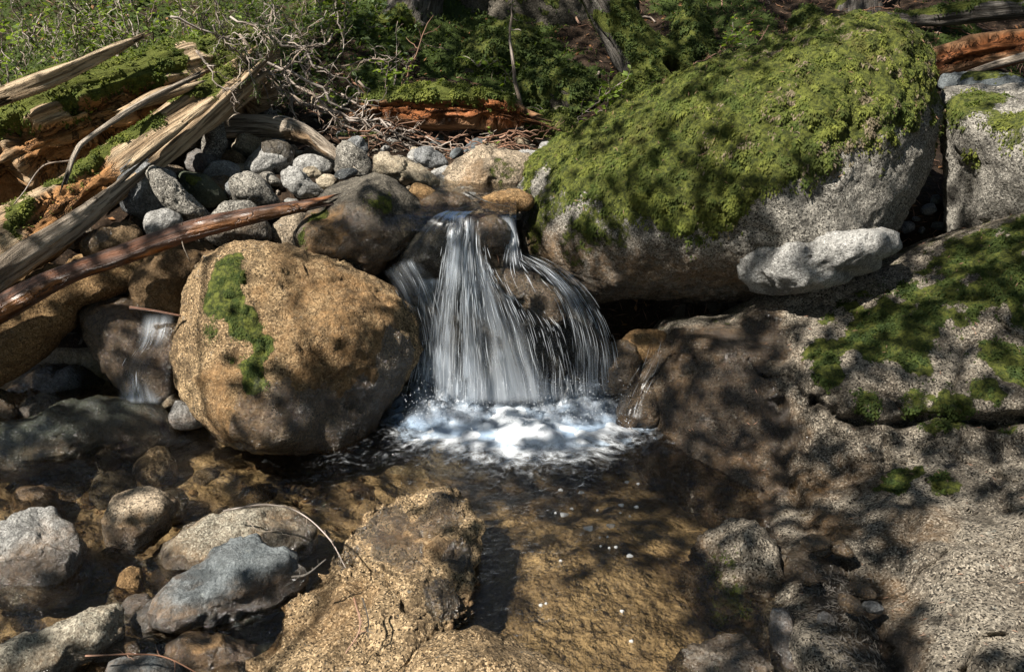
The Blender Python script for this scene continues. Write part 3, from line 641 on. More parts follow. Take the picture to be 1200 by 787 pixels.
R_ = [
 # name, label, outline, Y, T, mat, lvl, seed, kwargs
 ('ridge_rock', 'long golden speckled rock ridge rising from the pool at bottom centre', [(296, 830), (310, 770), (335, 718), (378, 682), (402, 650), (430, 612), (478, 584), (520, 574), (548, 588), (566, 616), (563, 650), (548, 692), (545, 728), (522, 748), (500, 770), (480, 830)], 1.84, .38, 'gold', 6, 61, dict(p=7, lean=1.0, rough=.07, fine=1.8, cracks=[[(395, 655), (450, 672), (495, 745)], [(330, 730), (400, 720), (440, 760)]], stain=[(480, 620, 50, .7), (400, 700, 50, .4)], wet=[(520, 600, 40, .95), (545, 640, 26, 1), (530, 700, 28, .95), (450, 600, 34, .9), (470, 640, 34, .7), (400, 650, 20, .7)], dark=[(530, 640, 26, .7), (530, 700, 24, .7), (505, 670, 16, .5)], wetz=-.01)),  # dark: unlit right side painted into the colour, over the wet patches
 ('foreground_rock', 'pale speckled granite hump cut by the bottom edge, beside the golden ridge', [(465, 830), (476, 775), (495, 753), (522, 741), (560, 738), (602, 752), (645, 772), (690, 812), (640, 850)], 1.56, .7, 'gold', 5, 62, dict(p=8, wetz=-.05, lean=.4)),
 ('mossy_shore_rock', 'rugged lichened grey rock at the right rim of the pool', [(796, 704), (800, 662), (815, 636), (850, 613), (888, 611), (914, 640), (926, 680), (926, 722), (900, 742), (860, 748), (830, 750), (800, 738)], 1.95, .75, 'outcrop', 5, 63, dict(p=9, rough=.07, fine=1.6, moss=[(835, 665, 30, .45), (860, 700, 26, .5), (840, 720, 14, .55)], tuft=900, tsize=.005, wetz=.0)),
 ('shore_rock', 'grey lichened rock cut by the bottom edge, right of the pool', [(775, 830), (796, 768), (838, 744), (878, 746), (906, 776), (915, 830)], 1.62, .75, 'granite', 5, 64, dict(rough=.06, fine=1.3, moss=[(840, 770, 24, .3)])),
 ('split_rock', 'small angular grey rock leaning between shore rock and gully', [(902, 716), (912, 711), (930, 722), (950, 760), (957, 800), (930, 820), (904, 775)], 1.66, .7, 'grey', 4, 65, dict(p=16)),
 ('wedge_rock', 'narrow upright dark rock wedge in the gully at bottom right', [(958, 722), (966, 712), (985, 730), (1000, 775), (1003, 820), (960, 825)], 1.63, .5, 'grey', 4, 66, dict(p=16, allwet=.4)),
 ('granite_boulder', 'white speckled granite rock in the water at the left edge', [(-32, 650), (0, 611), (30, 595), (60, 596), (88, 618), (107, 648), (105, 680), (80, 705), (30, 715), (-30, 705)], 1.98, .85, 'pale', 5, 67, dict(p=8, wetz=.06, rough=.05, stain=[(60, 690, 40, .8), (95, 660, 20, .7)])),
 ('small_boulder', 'roundish brown speckled rock standing alone in the shallow water', [(118, 612), (130, 590), (150, 574), (176, 570), (200, 576), (209, 590), (200, 614), (180, 640), (150, 650), (124, 638)], 2.13, .85, 'warm', 5, 68, dict(p=9, wetz=.05, stain=[(150, 625, 24, .8)])),
 ('banded_rock', 'long banded tan rock with a rounded right end, lying on the slate rock', [(181, 656), (200, 632), (230, 611), (270, 597), (310, 592), (346, 600), (368, 615), (371, 636), (345, 655), (300, 668), (240, 680), (195, 674)], 2.07, .75, 'striped', 5, 69, dict(p=8, rough=.06, fine=1.2)),
 ('slate_boulder', 'dark blue-grey angular slate rock in the left foreground', [(161, 727), (175, 705), (205, 680), (240, 654), (270, 634), (300, 627), (322, 640), (347, 650), (362, 680), (350, 706), (310, 727), (250, 740), (200, 752), (168, 746)], 1.84, .7, 'slate', 5, 70, dict(p=12, rough=.07, fine=1.4)),
 ('slab_rock', 'flat-topped grey slab tilted at the bottom left corner', [(-40, 800), (-12, 764), (50, 735), (110, 711), (141, 704), (148, 720), (140, 747), (110, 768), (72, 792), (40, 820)], 1.62, .6, 'striped', 5, 71, dict(p=14, lean=.3)),
 ('rusty_rock', 'rust-brown rock at the bottom edge below the slate rock', [(194, 758), (215, 741), (250, 740), (286, 750), (306, 768), (300, 805), (240, 812), (200, 795)], 1.63, .7, 'brown', 5, 72, dict(allstain=.45, p=12)),
 ('teal_rock', 'blue-green grey rock cut by the bottom edge', [(118, 800), (130, 774), (160, 766), (200, 770), (222, 785), (220, 820), (120, 825)], 1.54, .7, 'slate', 4, 73, dict()),
 ('low_brown_rock', 'low wet brown rock behind the corner slab', [(100, 790), (115, 755), (145, 742), (162, 748), (165, 770), (140, 800)], 1.64, .6, 'brown', 4, 74, dict(allwet=.6)),
 ('orange_stone', 'bright orange stone in the shallows', [(134, 690), (140, 672), (152, 662), (166, 664), (169, 680), (163, 697), (145, 704), (134, 700)], 1.90, .7, 'orange', 4, 75, dict(allstain=.6, wetz=-.2)),
 ('grey_shallow_rock', 'small grey rock between corner slab and slate rock', [(140, 712), (150, 698), (172, 696), (180, 708), (165, 730), (146, 732)], 1.80, .7, 'grey', 4, 76, dict(allwet=.5)),
 ('green_rock', 'flat dark green rock with wet shiny top at the left of the pool', [(-25, 500), (0, 494), (36, 492), (74, 470), (110, 466), (185, 469), (207, 490), (211, 512), (186, 530), (120, 545), (60, 560), (-10, 560), (-40, 540)], 2.66, .6, 'green', 5, 77, dict(p=18, lean=.3, rough=.06, allwet=.75, fine=1.3)),
 ('flat_grey_rock', 'small pale rock showing behind the dark green rock', [(18, 484), (30, 468), (52, 460), (70, 466), (76, 480), (50, 496), (25, 496)], 2.86, .7, 'pale', 4, 78, dict()),
 ('edge_rock', 'brown rock cut by the left edge above the green rock', [(-40, 470), (-15, 452), (10, 460), (22, 482), (15, 496), (-30, 500)], 2.8, .7, 'brown', 4, 79, dict(allwet=.5)),
 ('sloping_brown_rock', 'wet brown rock with water running over its right side, left of the golden boulder', [(94, 368), (104, 350), (130, 346), (165, 352), (200, 362), (222, 380), (226, 430), (210, 470), (175, 474), (146, 462), (118, 430), (100, 396)], 3.0, .6, 'brown', 5, 80, dict(p=10, allwet=.85, allstain=.3, lean=.3)),
 ('back_brown_rock', 'brown rock behind the wet pole, above the sloping rock', [(146, 325), (170, 300), (205, 286), (240, 285), (262, 305), (250, 345), (220, 375), (170, 368), (150, 350)], 3.16, .6, 'brown', 5, 81, dict(p=10, allstain=.4)),
 ('ochre_rock', 'broad ochre rock under the wet pole at the left', [(-50, 470), (-50, 350), (0, 335), (60, 312), (110, 296), (150, 296), (186, 306), (160, 340), (100, 352), (88, 385), (60, 412), (20, 440)], 3.05, .5, 'orange', 5, 82, dict(p=9, lean=.1, allstain=.5, allwet=.25)),
 ('shadow_rock', 'brown rock in the dark hollow below the ochre rock', [(0, 470), (20, 440), (60, 425), (100, 430), (130, 450), (128, 475), (60, 480)], 3.1, .6, 'dark', 4, 83, dict(allwet=.6)),
 ('pebble_rock', 'small pale wet stone at the foot of the golden boulder', [(196, 485), (206, 470), (222, 470), (232, 485), (238, 500), (215, 505), (200, 500)], 2.72, .7, 'pale', 4, 84, dict(allwet=.5)),
 ('chip_rock', 'small tan wet stone between green rock and golden boulder', [(186, 470), (192, 460), (206, 459), (211, 470), (205, 480), (190, 480)], 2.82, .7, 'tan', 4, 85, dict(allwet=.4)),
 # in and beside the falls
 ('ledge_rock', 'dark rock under the left lip of the waterfall', [(456, 322), (470, 290), (492, 262), (520, 252), (545, 254), (556, 275), (550, 310), (530, 326), (500, 324), (478, 330)], 3.16, .7, 'dark', 5, 86, dict(p=8, allwet=1, wetz=None)),
 ('lip_stone', 'shiny brown stone standing in the lip of the waterfall', [(553, 268), (562, 256), (580, 253), (596, 262), (603, 282), (590, 298), (572, 296), (558, 285)], 3.05, .8, 'brown', 4, 87, dict(allwet=1, fine=1.3, wetz=None)),
 ('mid_falls_rock', 'brown rock the waterfall splits over, halfway down', [(566, 322), (580, 313), (604, 311), (628, 322), (655, 340), (668, 362), (655, 385), (632, 380), (608, 358), (585, 338)], 3.02, .7, 'brown', 5, 88, dict(allwet=1, p=10, wetz=None)),
 ('falls_back_rock', 'dark rock wall behind the falling water', [(470, 330), (500, 300), (560, 280), (600, 286), (640, 325), (690, 385), (722, 470), (700, 500), (600, 505), (500, 505), (462, 480), (455, 400)], 3.30, .4, 'dark', 5, 89, dict(allwet=1, wetz=None, lean=.35)),
 ('wet_foot_rock', 'wet brown rock at the right foot of the waterfall', [(706, 412), (722, 398), (742, 404), (752, 425), (745, 455), (722, 468), (705, 455), (700, 430)], 2.93, .8, 'brown', 4, 90, dict(allwet=.8, fine=1.4)),
 ('rust_stone', 'rust-orange wet stone tucked right of the falls under the mossy boulder', [(728, 402), (738, 388), (760, 386), (782, 388), (780, 410), (762, 428), (742, 424)], 2.98, .7, 'orange', 4, 91, dict(allstain=.8, allwet=.4, wetz=None)),
 ('pool_edge_rock', 'dark wet stone where the falls meet the outcrop', [(722, 480), (735, 455), (760, 445), (775, 465), (770, 498), (745, 508), (726, 500)], 2.78, .7, 'brown', 4, 92, dict(allwet=.9, fine=1.4)),
 # by the logs and the upper stream
 ('grey_boulder', 'large smooth dark grey boulder below the broken log', [(137, 215), (141, 192), (158, 181), (178, 186), (205, 205), (212, 232), (196, 256), (168, 259), (146, 245)], 3.42, .8, 'grey', 5, 93, dict(p=9)),
 ('leaning_slab', 'long grey slab leaning right against the dark grey boulder', [(171, 202), (176, 194), (190, 199), (222, 226), (246, 250), (240, 261), (222, 262), (200, 250), (182, 228)], 3.3, .6, 'granite', 5, 94, dict(p=12)),
 ('speckled_rock', 'round dark speckled rock touching the wet pole', [(167, 262), (176, 247), (196, 243), (213, 254), (215, 272), (196, 284), (176, 280)], 3.2, .8, 'pale', 4, 95, dict()),
 ('glossy_rock', 'brown angular rock with a wet glint, beneath the log ends', [(92, 285), (118, 266), (150, 258), (168, 272), (172, 292), (140, 306), (100, 305)], 3.2, .7, 'brown', 4, 96, dict(p=12, wet=[(118, 272, 20, 1)])),
 ('olive_rock', 'olive mossy rock right of the leaning slab', [(207, 205), (216, 199), (240, 204), (262, 222), (267, 236), (250, 243), (225, 238), (210, 222)], 3.55, .7, 'green', 4, 97, dict(moss=[(218, 204, 10, .7)])),
 ('brown_grey_rock', 'rounded brown-grey rock in the middle of the stone heap', [(266, 218), (272, 205), (292, 201), (312, 212), (328, 234), (322, 244), (298, 244), (275, 236)], 3.5, .8, 'granite', 4, 98, dict(allwet=.2)),
 ('pole_rock', 'rounded grey rock resting under the wet pole', [(248, 252), (262, 238), (290, 234), (306, 246), (318, 270), (316, 284), (262, 290), (240, 280), (240, 264)], 3.22, .7, 'granite', 4, 99, dict(stain=[(290, 275, 30, .5)])),
 ('curved_brown_rock', 'pale brown wet rock face under the pole, beside the dark boulder', [(318, 285), (320, 262), (345, 250), (365, 252), (360, 275), (345, 295), (325, 300)], 3.3, .6, 'warm', 4, 100, dict(allwet=.3)),
 ('brown_cobble', 'brown rounded cobble behind the slate-coloured cobble', [(254, 184), (262, 175), (276, 176), (289, 186), (288, 195), (270, 196), (256, 192)], 3.85, .8, 'brown', 4, 101, dict()),
 ('slate_cobble', 'dark rounded cobble under the end of the broken log', [(238, 204), (246, 191), (264, 187), (280, 194), (284, 206), (268, 216), (248, 215)], 3.7, .8, 'grey', 4, 102, dict()),
 ('upright_slab', 'upright angular grey stone against the end of the split log', [(236, 186), (240, 148), (252, 138), (262, 144), (266, 172), (258, 186), (244, 192)], 3.85, .7, 'granite', 4, 103, dict(p=14)),
 ('lit_cobble', 'pale sunlit cobble just below the driftwood arch', [(271, 172), (278, 157), (294, 153), (312, 157), (324, 168), (320, 178), (296, 186), (278, 184)], 4.0, .7, 'tan', 4, 104, dict()),
 ('sunlit_boulder', 'big pale grey sunlit cobble in the middle of the stones', [(283, 202), (290, 185), (306, 171), (324, 168), (340, 176), (345, 192), (334, 205), (305, 209)], 3.82, .8, 'pale', 4, 105, dict(p=9)),
 ('domed_stone', 'low domed pale stone right of the big sunlit cobble', [(343, 198), (348, 185), (364, 180), (384, 186), (393, 196), (386, 204), (360, 205)], 3.82, .7, 'pale', 4, 106, dict()),
 ('cracked_white_rock', 'jagged white and grey rock sloping to the stream', [(330, 202), (338, 195), (352, 198), (366, 212), (384, 224), (376, 231), (352, 230), (335, 218)], 3.62, .6, 'pale', 4, 107, dict(p=16, fine=1.8)),
 ('tan_pebble', 'small round tan stone among the pale cobbles', oval(384, 213, 14, 9.5, 0, 9, 3, .05), 3.6, .8, 'tan', 4, 108, dict()),
 ('tan_stone', 'small tan broken stone above the round tan one', oval(366, 202, 12, 7, -20, 7, 4), 3.68, .7, 'tan', 4, 109, dict(p=14)),
 ('angular_stone', 'angular grey stone with a sharp top in the heap', [(393, 200), (394, 176), (402, 165), (414, 168), (430, 180), (437, 196), (432, 206), (412, 208)], 3.78, .7, 'granite', 4, 110, dict(p=16)),
 ('pointed_stone', 'pointed blue-grey stone at the back of the heap', [(402, 172), (412, 160), (424, 160), (432, 178), (420, 184)], 3.98, .7, 'grey', 4, 111, dict(p=16)),
 ('tan_slab', 'long smooth tan stone lying toward the waterfall', [(436, 200), (438, 184), (450, 180), (472, 185), (500, 198), (517, 212), (513, 222), (490, 221), (460, 209), (442, 206)], 3.6, .65, 'tan', 5, 112, dict(p=12)),
 ('blue_stone', 'small dark blue-grey wet stone left of the long tan stone', oval(405, 204, 14, 7, 15, 8, 6), 3.6, .7, 'slate', 4, 113, dict(allwet=.7)),
 ('faceted_boulder', 'large faceted grey-orange rock at the far end of the upper stream', [(519, 215), (522, 196), (540, 184), (563, 171), (590, 174), (620, 182), (632, 195), (625, 218), (600, 226), (560, 229), (530, 226)], 3.72, .75, 'warm', 5, 114, dict(p=16, moss=[(600, 200, 20, .5)], stain=[(550, 212, 26, .6)])),
 ('back_grey_stone', 'grey-blue angular stone behind the long tan one', [(484, 186), (488, 173), (504, 172), (520, 182), (524, 194), (500, 198)], 3.85, .7, 'grey', 4, 115, dict(p=14)),
 ('flat_pale_stone', 'flat pale slab behind the faceted rock', [(600, 182), (612, 175), (632, 176), (640, 186), (622, 194), (606, 192)], 3.95, .6, 'pale', 4, 116, dict(p=14)),
 ('wet_brown_stone', 'low wet brown stone at the stream edge beyond the lip', [(490, 238), (500, 227), (520, 223), (545, 228), (556, 240), (540, 246), (505, 246)], 3.3, .6, 'brown', 4, 117, dict(allwet=.7, allstain=.4)),
 ('ochre_stone', 'ochre wet stone in the upper stream behind the dark boulder', [(478, 225), (486, 214), (502, 218), (514, 230), (505, 244), (490, 242)], 3.42, .7, 'orange', 4, 118, dict(allwet=.3, allstain=.5)),
 ('lip_edge_stone', 'rusty low stone at the right of the upper stream', [(560, 238), (575, 225), (605, 222), (625, 232), (620, 246), (580, 246)], 3.36, .6, 'orange', 4, 119, dict(allstain=.7, allwet=.3)),
 ('pale_flat_stone', 'pale flat stone below the driftwood tip', [(375, 190), (388, 178), (398, 184), (397, 196), (383, 198)], 3.85, .6, 'pale', 4, 120, dict(p=14)),
 ('small_slab', 'grey-brown slab under the driftwood arch', [(352, 186), (356, 176), (375, 174), (390, 180), (388, 190), (365, 192)], 3.98, .6, 'warm', 4, 121, dict(p=14)),
 ('far_mossy_rock', 'rounded moss-covered rock on the bank beyond the stream', [(604, 118), (608, 92), (628, 74), (655, 69), (685, 80), (702, 100), (704, 120), (670, 132), (630, 132)], 4.75, .8, 'dark', 5, 122, dict(top=1.3, wetz=None, tuft=7000, tsize=.018, tmat='mossdark')),
 ('far_mossy_mound', 'big dark mossy rock in the shade beyond the rotten log', [(535, 90), (545, 50), (580, 25), (615, 28), (640, 55), (650, 85), (620, 105), (560, 105)], 5.2, .7, 'dark', 5, 123, dict(top=1.3, wetz=None, tuft=7000, tsize=.02, tmat='mossdark')),
 ('far_dark_boulder', 'huge dark shaded boulder at the top edge of the picture', [(540, 30), (545, -40), (620, -70), (700, -60), (740, -20), (735, 45), (700, 72), (640, 68), (580, 50)], 5.9, .6, 'dark', 5, 124, dict(top=.8, wetz=None, tuft=4000, tsize=.02, tmat='mossdark')),
 ('low_mossy_rock', 'low moss-green rock beside the shrub near the big boulder', [(712, 112), (720, 88), (745, 80), (775, 88), (780, 108), (750, 125), (720, 125)], 4.7, .7, 'dark', 4, 125, dict(top=1.4, wetz=None, tuft=3500, tsize=.016)),
 ('mossy_hummock', 'sunlit moss-covered rock at the foot of the big mossy boulder', [(612, 150), (625, 132), (655, 128), (680, 138), (690, 156), (660, 170), (625, 168)], 4.3, .6, 'granite', 4, 126, dict(top=1.4, wetz=None, tuft=3500, tsize=.013)),
 ('mossy_knoll', 'rounded mossy lump in front of the dark trunk base at top centre', [(780, 70), (790, 20), (812, 0), (830, 20), (838, 60), (830, 90), (795, 95)], 5.3, .7, 'dark', 4, 127, dict(top=1.4, wetz=None, tuft=3500, tsize=.02, tmat='mossdark')),
 ('crest_rock', 'dark mossy rock peeking over the big boulder near the trunk', [(925, 45), (930, 15), (950, 5), (968, 18), (972, 40)], 5.3, .7, 'dark', 4, 128, dict(top=1.2, wetz=None, tuft=2000, tsize=.018, tmat='mossdark')),
 ('hollow_slate_rock', 'blue-grey flat rock in the shaded hollow at upper right', [(1098, 100), (1105, 86), (1140, 84), (1150, 92), (1140, 104), (1110, 108)], 4.2, .6, 'slate', 4, 129, dict(p=12)),
 ('hollow_dark_rock', 'dark rock with moss behind the square block', [(1120, 96), (1135, 84), (1180, 86), (1215, 96), (1210, 112), (1140, 114)], 3.95, .6, 'slate', 4, 130, dict(p=12, top=.3)),
]
DONE = {}
for (nm, lb, ol, Y_, T_, mt, lv, sd, kw) in R_:
    kw = dict(kw); kw.setdefault('lean', .15)
    DONE[nm] = rock(nm, lb, ol, Y_, T_, mt, lv, sd, **kw)
# ------------------------------------------------------------------ loose stones
def stone_mesh(c, rx, ry, rz, seed, lvl=3, p=7):
    rng = np.random.default_rng(seed); D, F = ico(lvl); n = 11
    Np = nrm(rng.normal(size=(n, 3))); Dp = .75+rng.random(n)*.3
    r = np.power((np.power(np.maximum(D@Np.T, 0)/Dp, p)).sum(1)+.35, -1/p)
    V = D*r[:, None]*(1+fbm(D, 2.5, 3, seed)*.12)[:, None]*[rx, ry, rz]
    a, b = rng.random()*6.3, rng.normal()*.35
    Rz = np.array([[math.cos(a), -math.sin(a), 0], [math.sin(a), math.cos(a), 0], [0, 0, 1]]); Rx = np.array([[1, 0, 0], [0, math.cos(b), -math.sin(b)], [0, math.sin(b), math.cos(b)]])
    return V@Rx.T@Rz.T+c, F
def stones(name, label, cat, group, spots, mats, seed, wet=0, stain=0, sink=.25, lvl=3):
    rng = random.Random(seed); k = 0
    for (x, y, r) in spots:
        k += 1; h = float(ground_h(np.array([x]), np.array([y]))[0])+(.13 if name == 'gully_stone' else 0)
        rx, ry, rz = r*rng.uniform(.8, 1.3), r*rng.uniform(.6, 1), r*rng.uniform(.45, .75)
        V, F = stone_mesh(np.array([x, y, h+rz*(1-2*sink)]), rx, ry, rz, seed*100+k, lvl, rng.choice([5, 8, 14]))
        n = len(V); w_ = np.full(n, wet*1.)
        o = mesh_obj(name, V, F, M[rng.choice(mats)], None, {'moss': np.zeros(n), 'wet': w_, 'stain': np.full(n, stain*rng.random()), 'dark': np.zeros(n)})
        tag(o, label, cat, group); solid(V, F)
def spots_in(poly_px, z, n, rmin, rmax, seed, gap=.9):
    rng = random.Random(seed); out = []; x0 = min(a for a, b in poly_px); x1 = max(a for a, b in poly_px); y0 = min(b for a, b in poly_px); y1 = max(b for a, b in poly_px)
    def ins(x, y):
        c = False; m = len(poly_px)
        for i in range(m):
            (ax, ay), (bx_, by_) = poly_px[i], poly_px[(i+1) % m]
            if (ay > y) != (by_ > y) and x < (bx_-ax)*(y-ay)/(by_-ay)+ax: c = not c
        return c
    for t in range(n*40):
        if len(out) >= n: break
        x, y = rng.uniform(x0, x1), rng.uniform(y0, y1)
        if not ins(x, y): continue
        w_ = PZ(x, y, z); r = rng.uniform(rmin, rmax)
        if all(math.hypot(w_[0]-q[0], w_[1]-q[1]) > (r+q[2])*gap for q in out): out.append((float(w_[0]), float(w_[1]), r))
    return out
stones('cobble', 'small loose stone in the sunlit heap of cobbles above the waterfall', 'stone', 'small cobbles of the upper stream', spots_in([(225, 165), (300, 150), (420, 168), (520, 170), (650, 176), (620, 240), (500, 235), (430, 205), (380, 240), (260, 235)], .64, 62, .03, .075, 5, .8), ['pale', 'granite', 'tan', 'grey', 'warm', 'pale', 'slate'], 5)
stones('cobble', 'dark stone in the shaded gaps between logs and boulders at the left', 'stone', 'shaded cobbles at the left', spots_in([(0, 420), (140, 300), (240, 240), (340, 250), (340, 300), (200, 360), (190, 480), (0, 490)], .25, 40, .05, .12, 6, .8), ['dark', 'brown', 'warm', 'grey'], 6, wet=.5, stain=.4)
stones('pebble', 'pebble in the dark nook between the lying rock and the square block', 'stone', 'pebbles in the nook', spots_in([(1030, 285), (1100, 270), (1120, 290), (1060, 315), (1035, 312)], .48, 26, .018, .045, 7, .8), ['grey', 'warm', 'slate'], 7)
stones('river_stone', 'smooth stone lying under the clear water of the pool', 'stone', 'stones on the pool bed', spots_in([(0, 560), (200, 530), (420, 540), (480, 590), (380, 660), (180, 640), (110, 590), (0, 600)], -.12, 18, .05, .10, 8, .85)+spots_in([(100, 640), (200, 640), (180, 780), (0, 720), (110, 700)], -.1, 10, .03, .08, 9, .85), ['brown', 'warm', 'dark', 'gold'], 8, wet=.75, stain=.5, sink=.62)
stones('pebble', 'small wet pebble wedged between the rocks at the bottom left', 'stone', 'pebbles at the bottom left', [tuple(list(map(float, PZ(x, y, 0.0)[:2]))+[r]) for x, y, r in [(264, 735, .03), (292, 737, .035), (310, 745, .035), (278, 752, .02), (300, 765, .03), (318, 735, .025), (250, 748, .02), (186, 752, .03), (176, 765, .035), (325, 760, .02), (150, 750, .03), (335, 715, .03), (345, 705, .025), (240, 770, .03), (310, 785, .03), (165, 735, .03)]], ['brown', 'green', 'orange', 'warm'], 9, wet=.8, stain=.4, sink=-1.2)
stones('gully_stone', 'dark stone lying in the litter-filled gully at the bottom right', 'stone', 'gully stones', [tuple(list(map(float, PZ(x, y, -.05)[:2]))+[r]) for x, y, r in [(945, 700, .04), (960, 690, .03), (975, 705, .03), (935, 730, .035), (1000, 745, .03), (1010, 770, .03), (985, 775, .03), (950, 680, .03)]], ['dark', 'brown', 'grey'], 10, wet=.6, sink=-1.4)
# gravel between the stones: beyond counting
def gravel(name, polys, n, r0, r1, mat, seed):
    rng = np.random.default_rng(seed); D, F = ico(1); Vs = []; Fs = []; k = 0
    for poly, z, m in polys:
        for (x, y, r) in spots_in(poly, z, m, r0, r1, seed+k, .5):
            h = float(ground_h(np.array([x]), np.array([y]))[0]); s_ = rng.uniform(.6, 1.3, 3)*[1, 1, .7]*r
            Vs.append(D*s_*(1+rng.normal(size=(len(D), 1))*.13)+[x, y, h+r*.1]); Fs.append(F+k*len(D)); k += 1
    n = len(D)*k
    tag(mesh_obj(name, np.concatenate(Vs), np.concatenate(Fs), M[mat], attrs={'stain': np.full(n, .3), 'wet': np.full(n, .0)}, smooth=False), kind='stuff')
gravel('gravel', [([(225, 165), (300, 150), (420, 168), (520, 170), (650, 170), (640, 240), (500, 240), (260, 240)], .64, 600)], 0, .008, .024, 'granite', 3)
gravel('pool_gravel', [([(0, 540), (400, 530), (480, 600), (300, 640), (330, 787), (0, 787)], -.1, 420)], 0, .006, .018, 'brown', 4)

# ------------------------------------------------------------------ logs, trunks, sticks
def catm(c, n):
    c = np.asarray(c, float); k = len(c); cc = np.concatenate([[2*c[0]-c[1]], c, [2*c[-1]-c[-2]]]); out = []
    for t in np.linspace(0, k-1-1e-6, n):
        i = int(t); f = t-i; p0, p1, p2, p3 = cc[i:i+4]
        out.append(.5*((2*p1)+(-p0+p2)*f+(2*p0-5*p1+4*p2-p3)*f*f+(-p0+3*p1-3*p2+p3)*f**3))
    return np.array(out)
def log_mesh(path, na=160, k=72, seed=0, ridg=.06, lump=.08, cuts=(), jag=.12, squash=1., mossf=None, box=0., thin=1.):
    """path: (px, py, Y, radius px). cuts: (t0, t1, a0, a1, depth): broken-out zone, angle 0 = top, 90 = towards the viewer"""
    c = catm(path, na); pts = P(c[:, 0], c[:, 1], c[:, 2]); _, _, f = proj(pts); r = np.abs(c[:, 3])*f/FPX
    tg = nrm(np.gradient(pts, axis=0)); upv = nrm(np.array([0, 0, 1.])-tg*tg[:, 2:3]); fr = np.cross(upv, tg); fr = fr*np.sign((fr*(CAM-pts)).sum(1))[:, None]
    ph = np.linspace(0, 2*math.pi, k, endpoint=False); al = np.concatenate([[0], np.cumsum(np.linalg.norm(np.diff(pts, axis=0), axis=1))])
    A, Ph = np.meshgrid(al, ph, indexing='ij'); Rr = np.repeat(r[:, None], k, 1); t = np.repeat(np.linspace(0, 1, na)[:, None], k, 1)
    q = np.stack([np.cos(Ph)*Rr, np.sin(Ph)*Rr, A*.10], -1).reshape(-1, 3)+seed*3.1; q2 = np.stack([np.cos(Ph)*Rr, np.sin(Ph)*Rr, A], -1).reshape(-1, 3)+seed
    s_ = 1+(ridge(q, 9, 3, seed)-.5).reshape(A.shape)*ridg*2+fbm(q, 30, 3, seed+1).reshape(A.shape)*ridg*.8+fbm(q2, 4, 3, seed+2).reshape(A.shape)*lump
    core = np.zeros(A.shape); nz = (fbm(q*[1, 1, 3], 7, 4, seed+4)+.5*fbm(q2, 8, 3, seed+8)).reshape(A.shape); deg = np.degrees(Ph)
    for (t0, t1, a0, a1, dp) in cuts:
        m = sst(t, t0-.02, t0+.03)*sst(-t, -t1-.02, -t1+.03); m = np.minimum(m, sst((deg-a0)/25+nz*1.3, 0, .35)*sst((a1-deg)/25+nz*1.3, 0, .35))
        s_ = s_-m*dp*(1+.55*nz); core = np.maximum(core, m)
    blocks = (fbm(q2, 11, 3, seed+11)).reshape(A.shape); s_ = s_+core*(blocks*.2+(ridge(q2*[1, 1, .5], 10, 3, seed+13).reshape(A.shape)-.5)*.22+fbm(q2, 35, 3, seed+17).reshape(A.shape)*.05)
    if box: s_ = s_*(1-box+box/(np.abs(np.cos(Ph))**6+np.abs(np.sin(Ph))**6)**(1/6))
    Rf = Rr*s_*np.where(np.cos(Ph) > 0, squash, 1)
    tj = np.clip((np.minimum(t, 1-t))/.06, 0, 1); sg = np.where(t < .5, -1, 1)
    jg = (fbm(np.stack([np.cos(Ph)*2, np.sin(Ph)*2, t*0+seed], -1).reshape(-1, 3), 1.6, 3, seed+7).reshape(A.shape))*jag*(1-tj)
    V = pts[:, None]+(upv[:, None]*np.cos(Ph)[..., None]+fr[:, None]*np.sin(Ph)[..., None]*thin)*Rf[..., None]+tg[:, None]*(jg*sg)[..., None]
    N = nrm(V-pts[:, None]); mo = np.zeros(A.shape)
    if mossf: mo = mossf(t, deg, V.reshape(-1, 3), N.reshape(-1, 3)).reshape(A.shape)*(1-.8*core)
    V = V.reshape(-1, 3); W = q2
    i = np.arange(na-1)[:, None]*k; j = np.arange(k)[None]; Q = np.stack([i+j, i+(j+1) % k, i+k+(j+1) % k, i+k+j], -1).reshape(-1, 4)
    ends = np.stack([pts[0]+tg[0]*.02*0, pts[-1]]); V = np.concatenate([V, ends]); W = np.concatenate([W, W[[0, -1]]]); c0 = na*k
    T = np.array([[c0, (x+1) % k, x] for x in range(k)]+[[c0+1, (na-1)*k+x, (na-1)*k+(x+1) % k] for x in range(k)])
    core = np.concatenate([core.ravel(), [1, 1]]); mo = np.concatenate([mo.ravel(), [0, 0]])
    return V, Q, T, W, core, mo
def log(name, label, cat, path, mat, parent=None, solid_=True, tuft=0, tsize=.012, tmat='moss', group=None, **kw):
    V, Q, T, W, core, mo = log_mesh(path, **kw)
    T_ = tri_of(Q)
    nn = vnormals(V, Q); c = V.mean(0)
    ctr = V[:-2].reshape(kw.get('na', 160), -1, 3).mean(1, keepdims=True)
    if ((nn[:-2].reshape(ctr.shape[0], -1, 3))*(V[:-2].reshape(ctr.shape[0], -1, 3)-ctr)).sum() < 0: Q = Q[:, ::-1]; T = T[:, ::-1]
    o = mesh_obj(name, V, [Q, T], M[mat], parent, {'wc': W, 'core': core, 'moss': mo})
    if parent is None: tag(o, label, cat, group)
    if solid_: solid(V, Q)
    if tuft: moss_tufts(o, V, Q, mo, tuft, tsize, 5, tmat, .4, .9)
    return o, V, Q
def mtop(lo, hi, thr=.0, sc=6, seed=1):
    return lambda t, deg, V, N: sst(N[:, 2]+fbm(V, sc, 4, seed)*.5, .45+thr, .75+thr)*sst(t.ravel(), lo-.05, lo+.05)*sst(-t.ravel(), -hi-.05, -hi+.05)
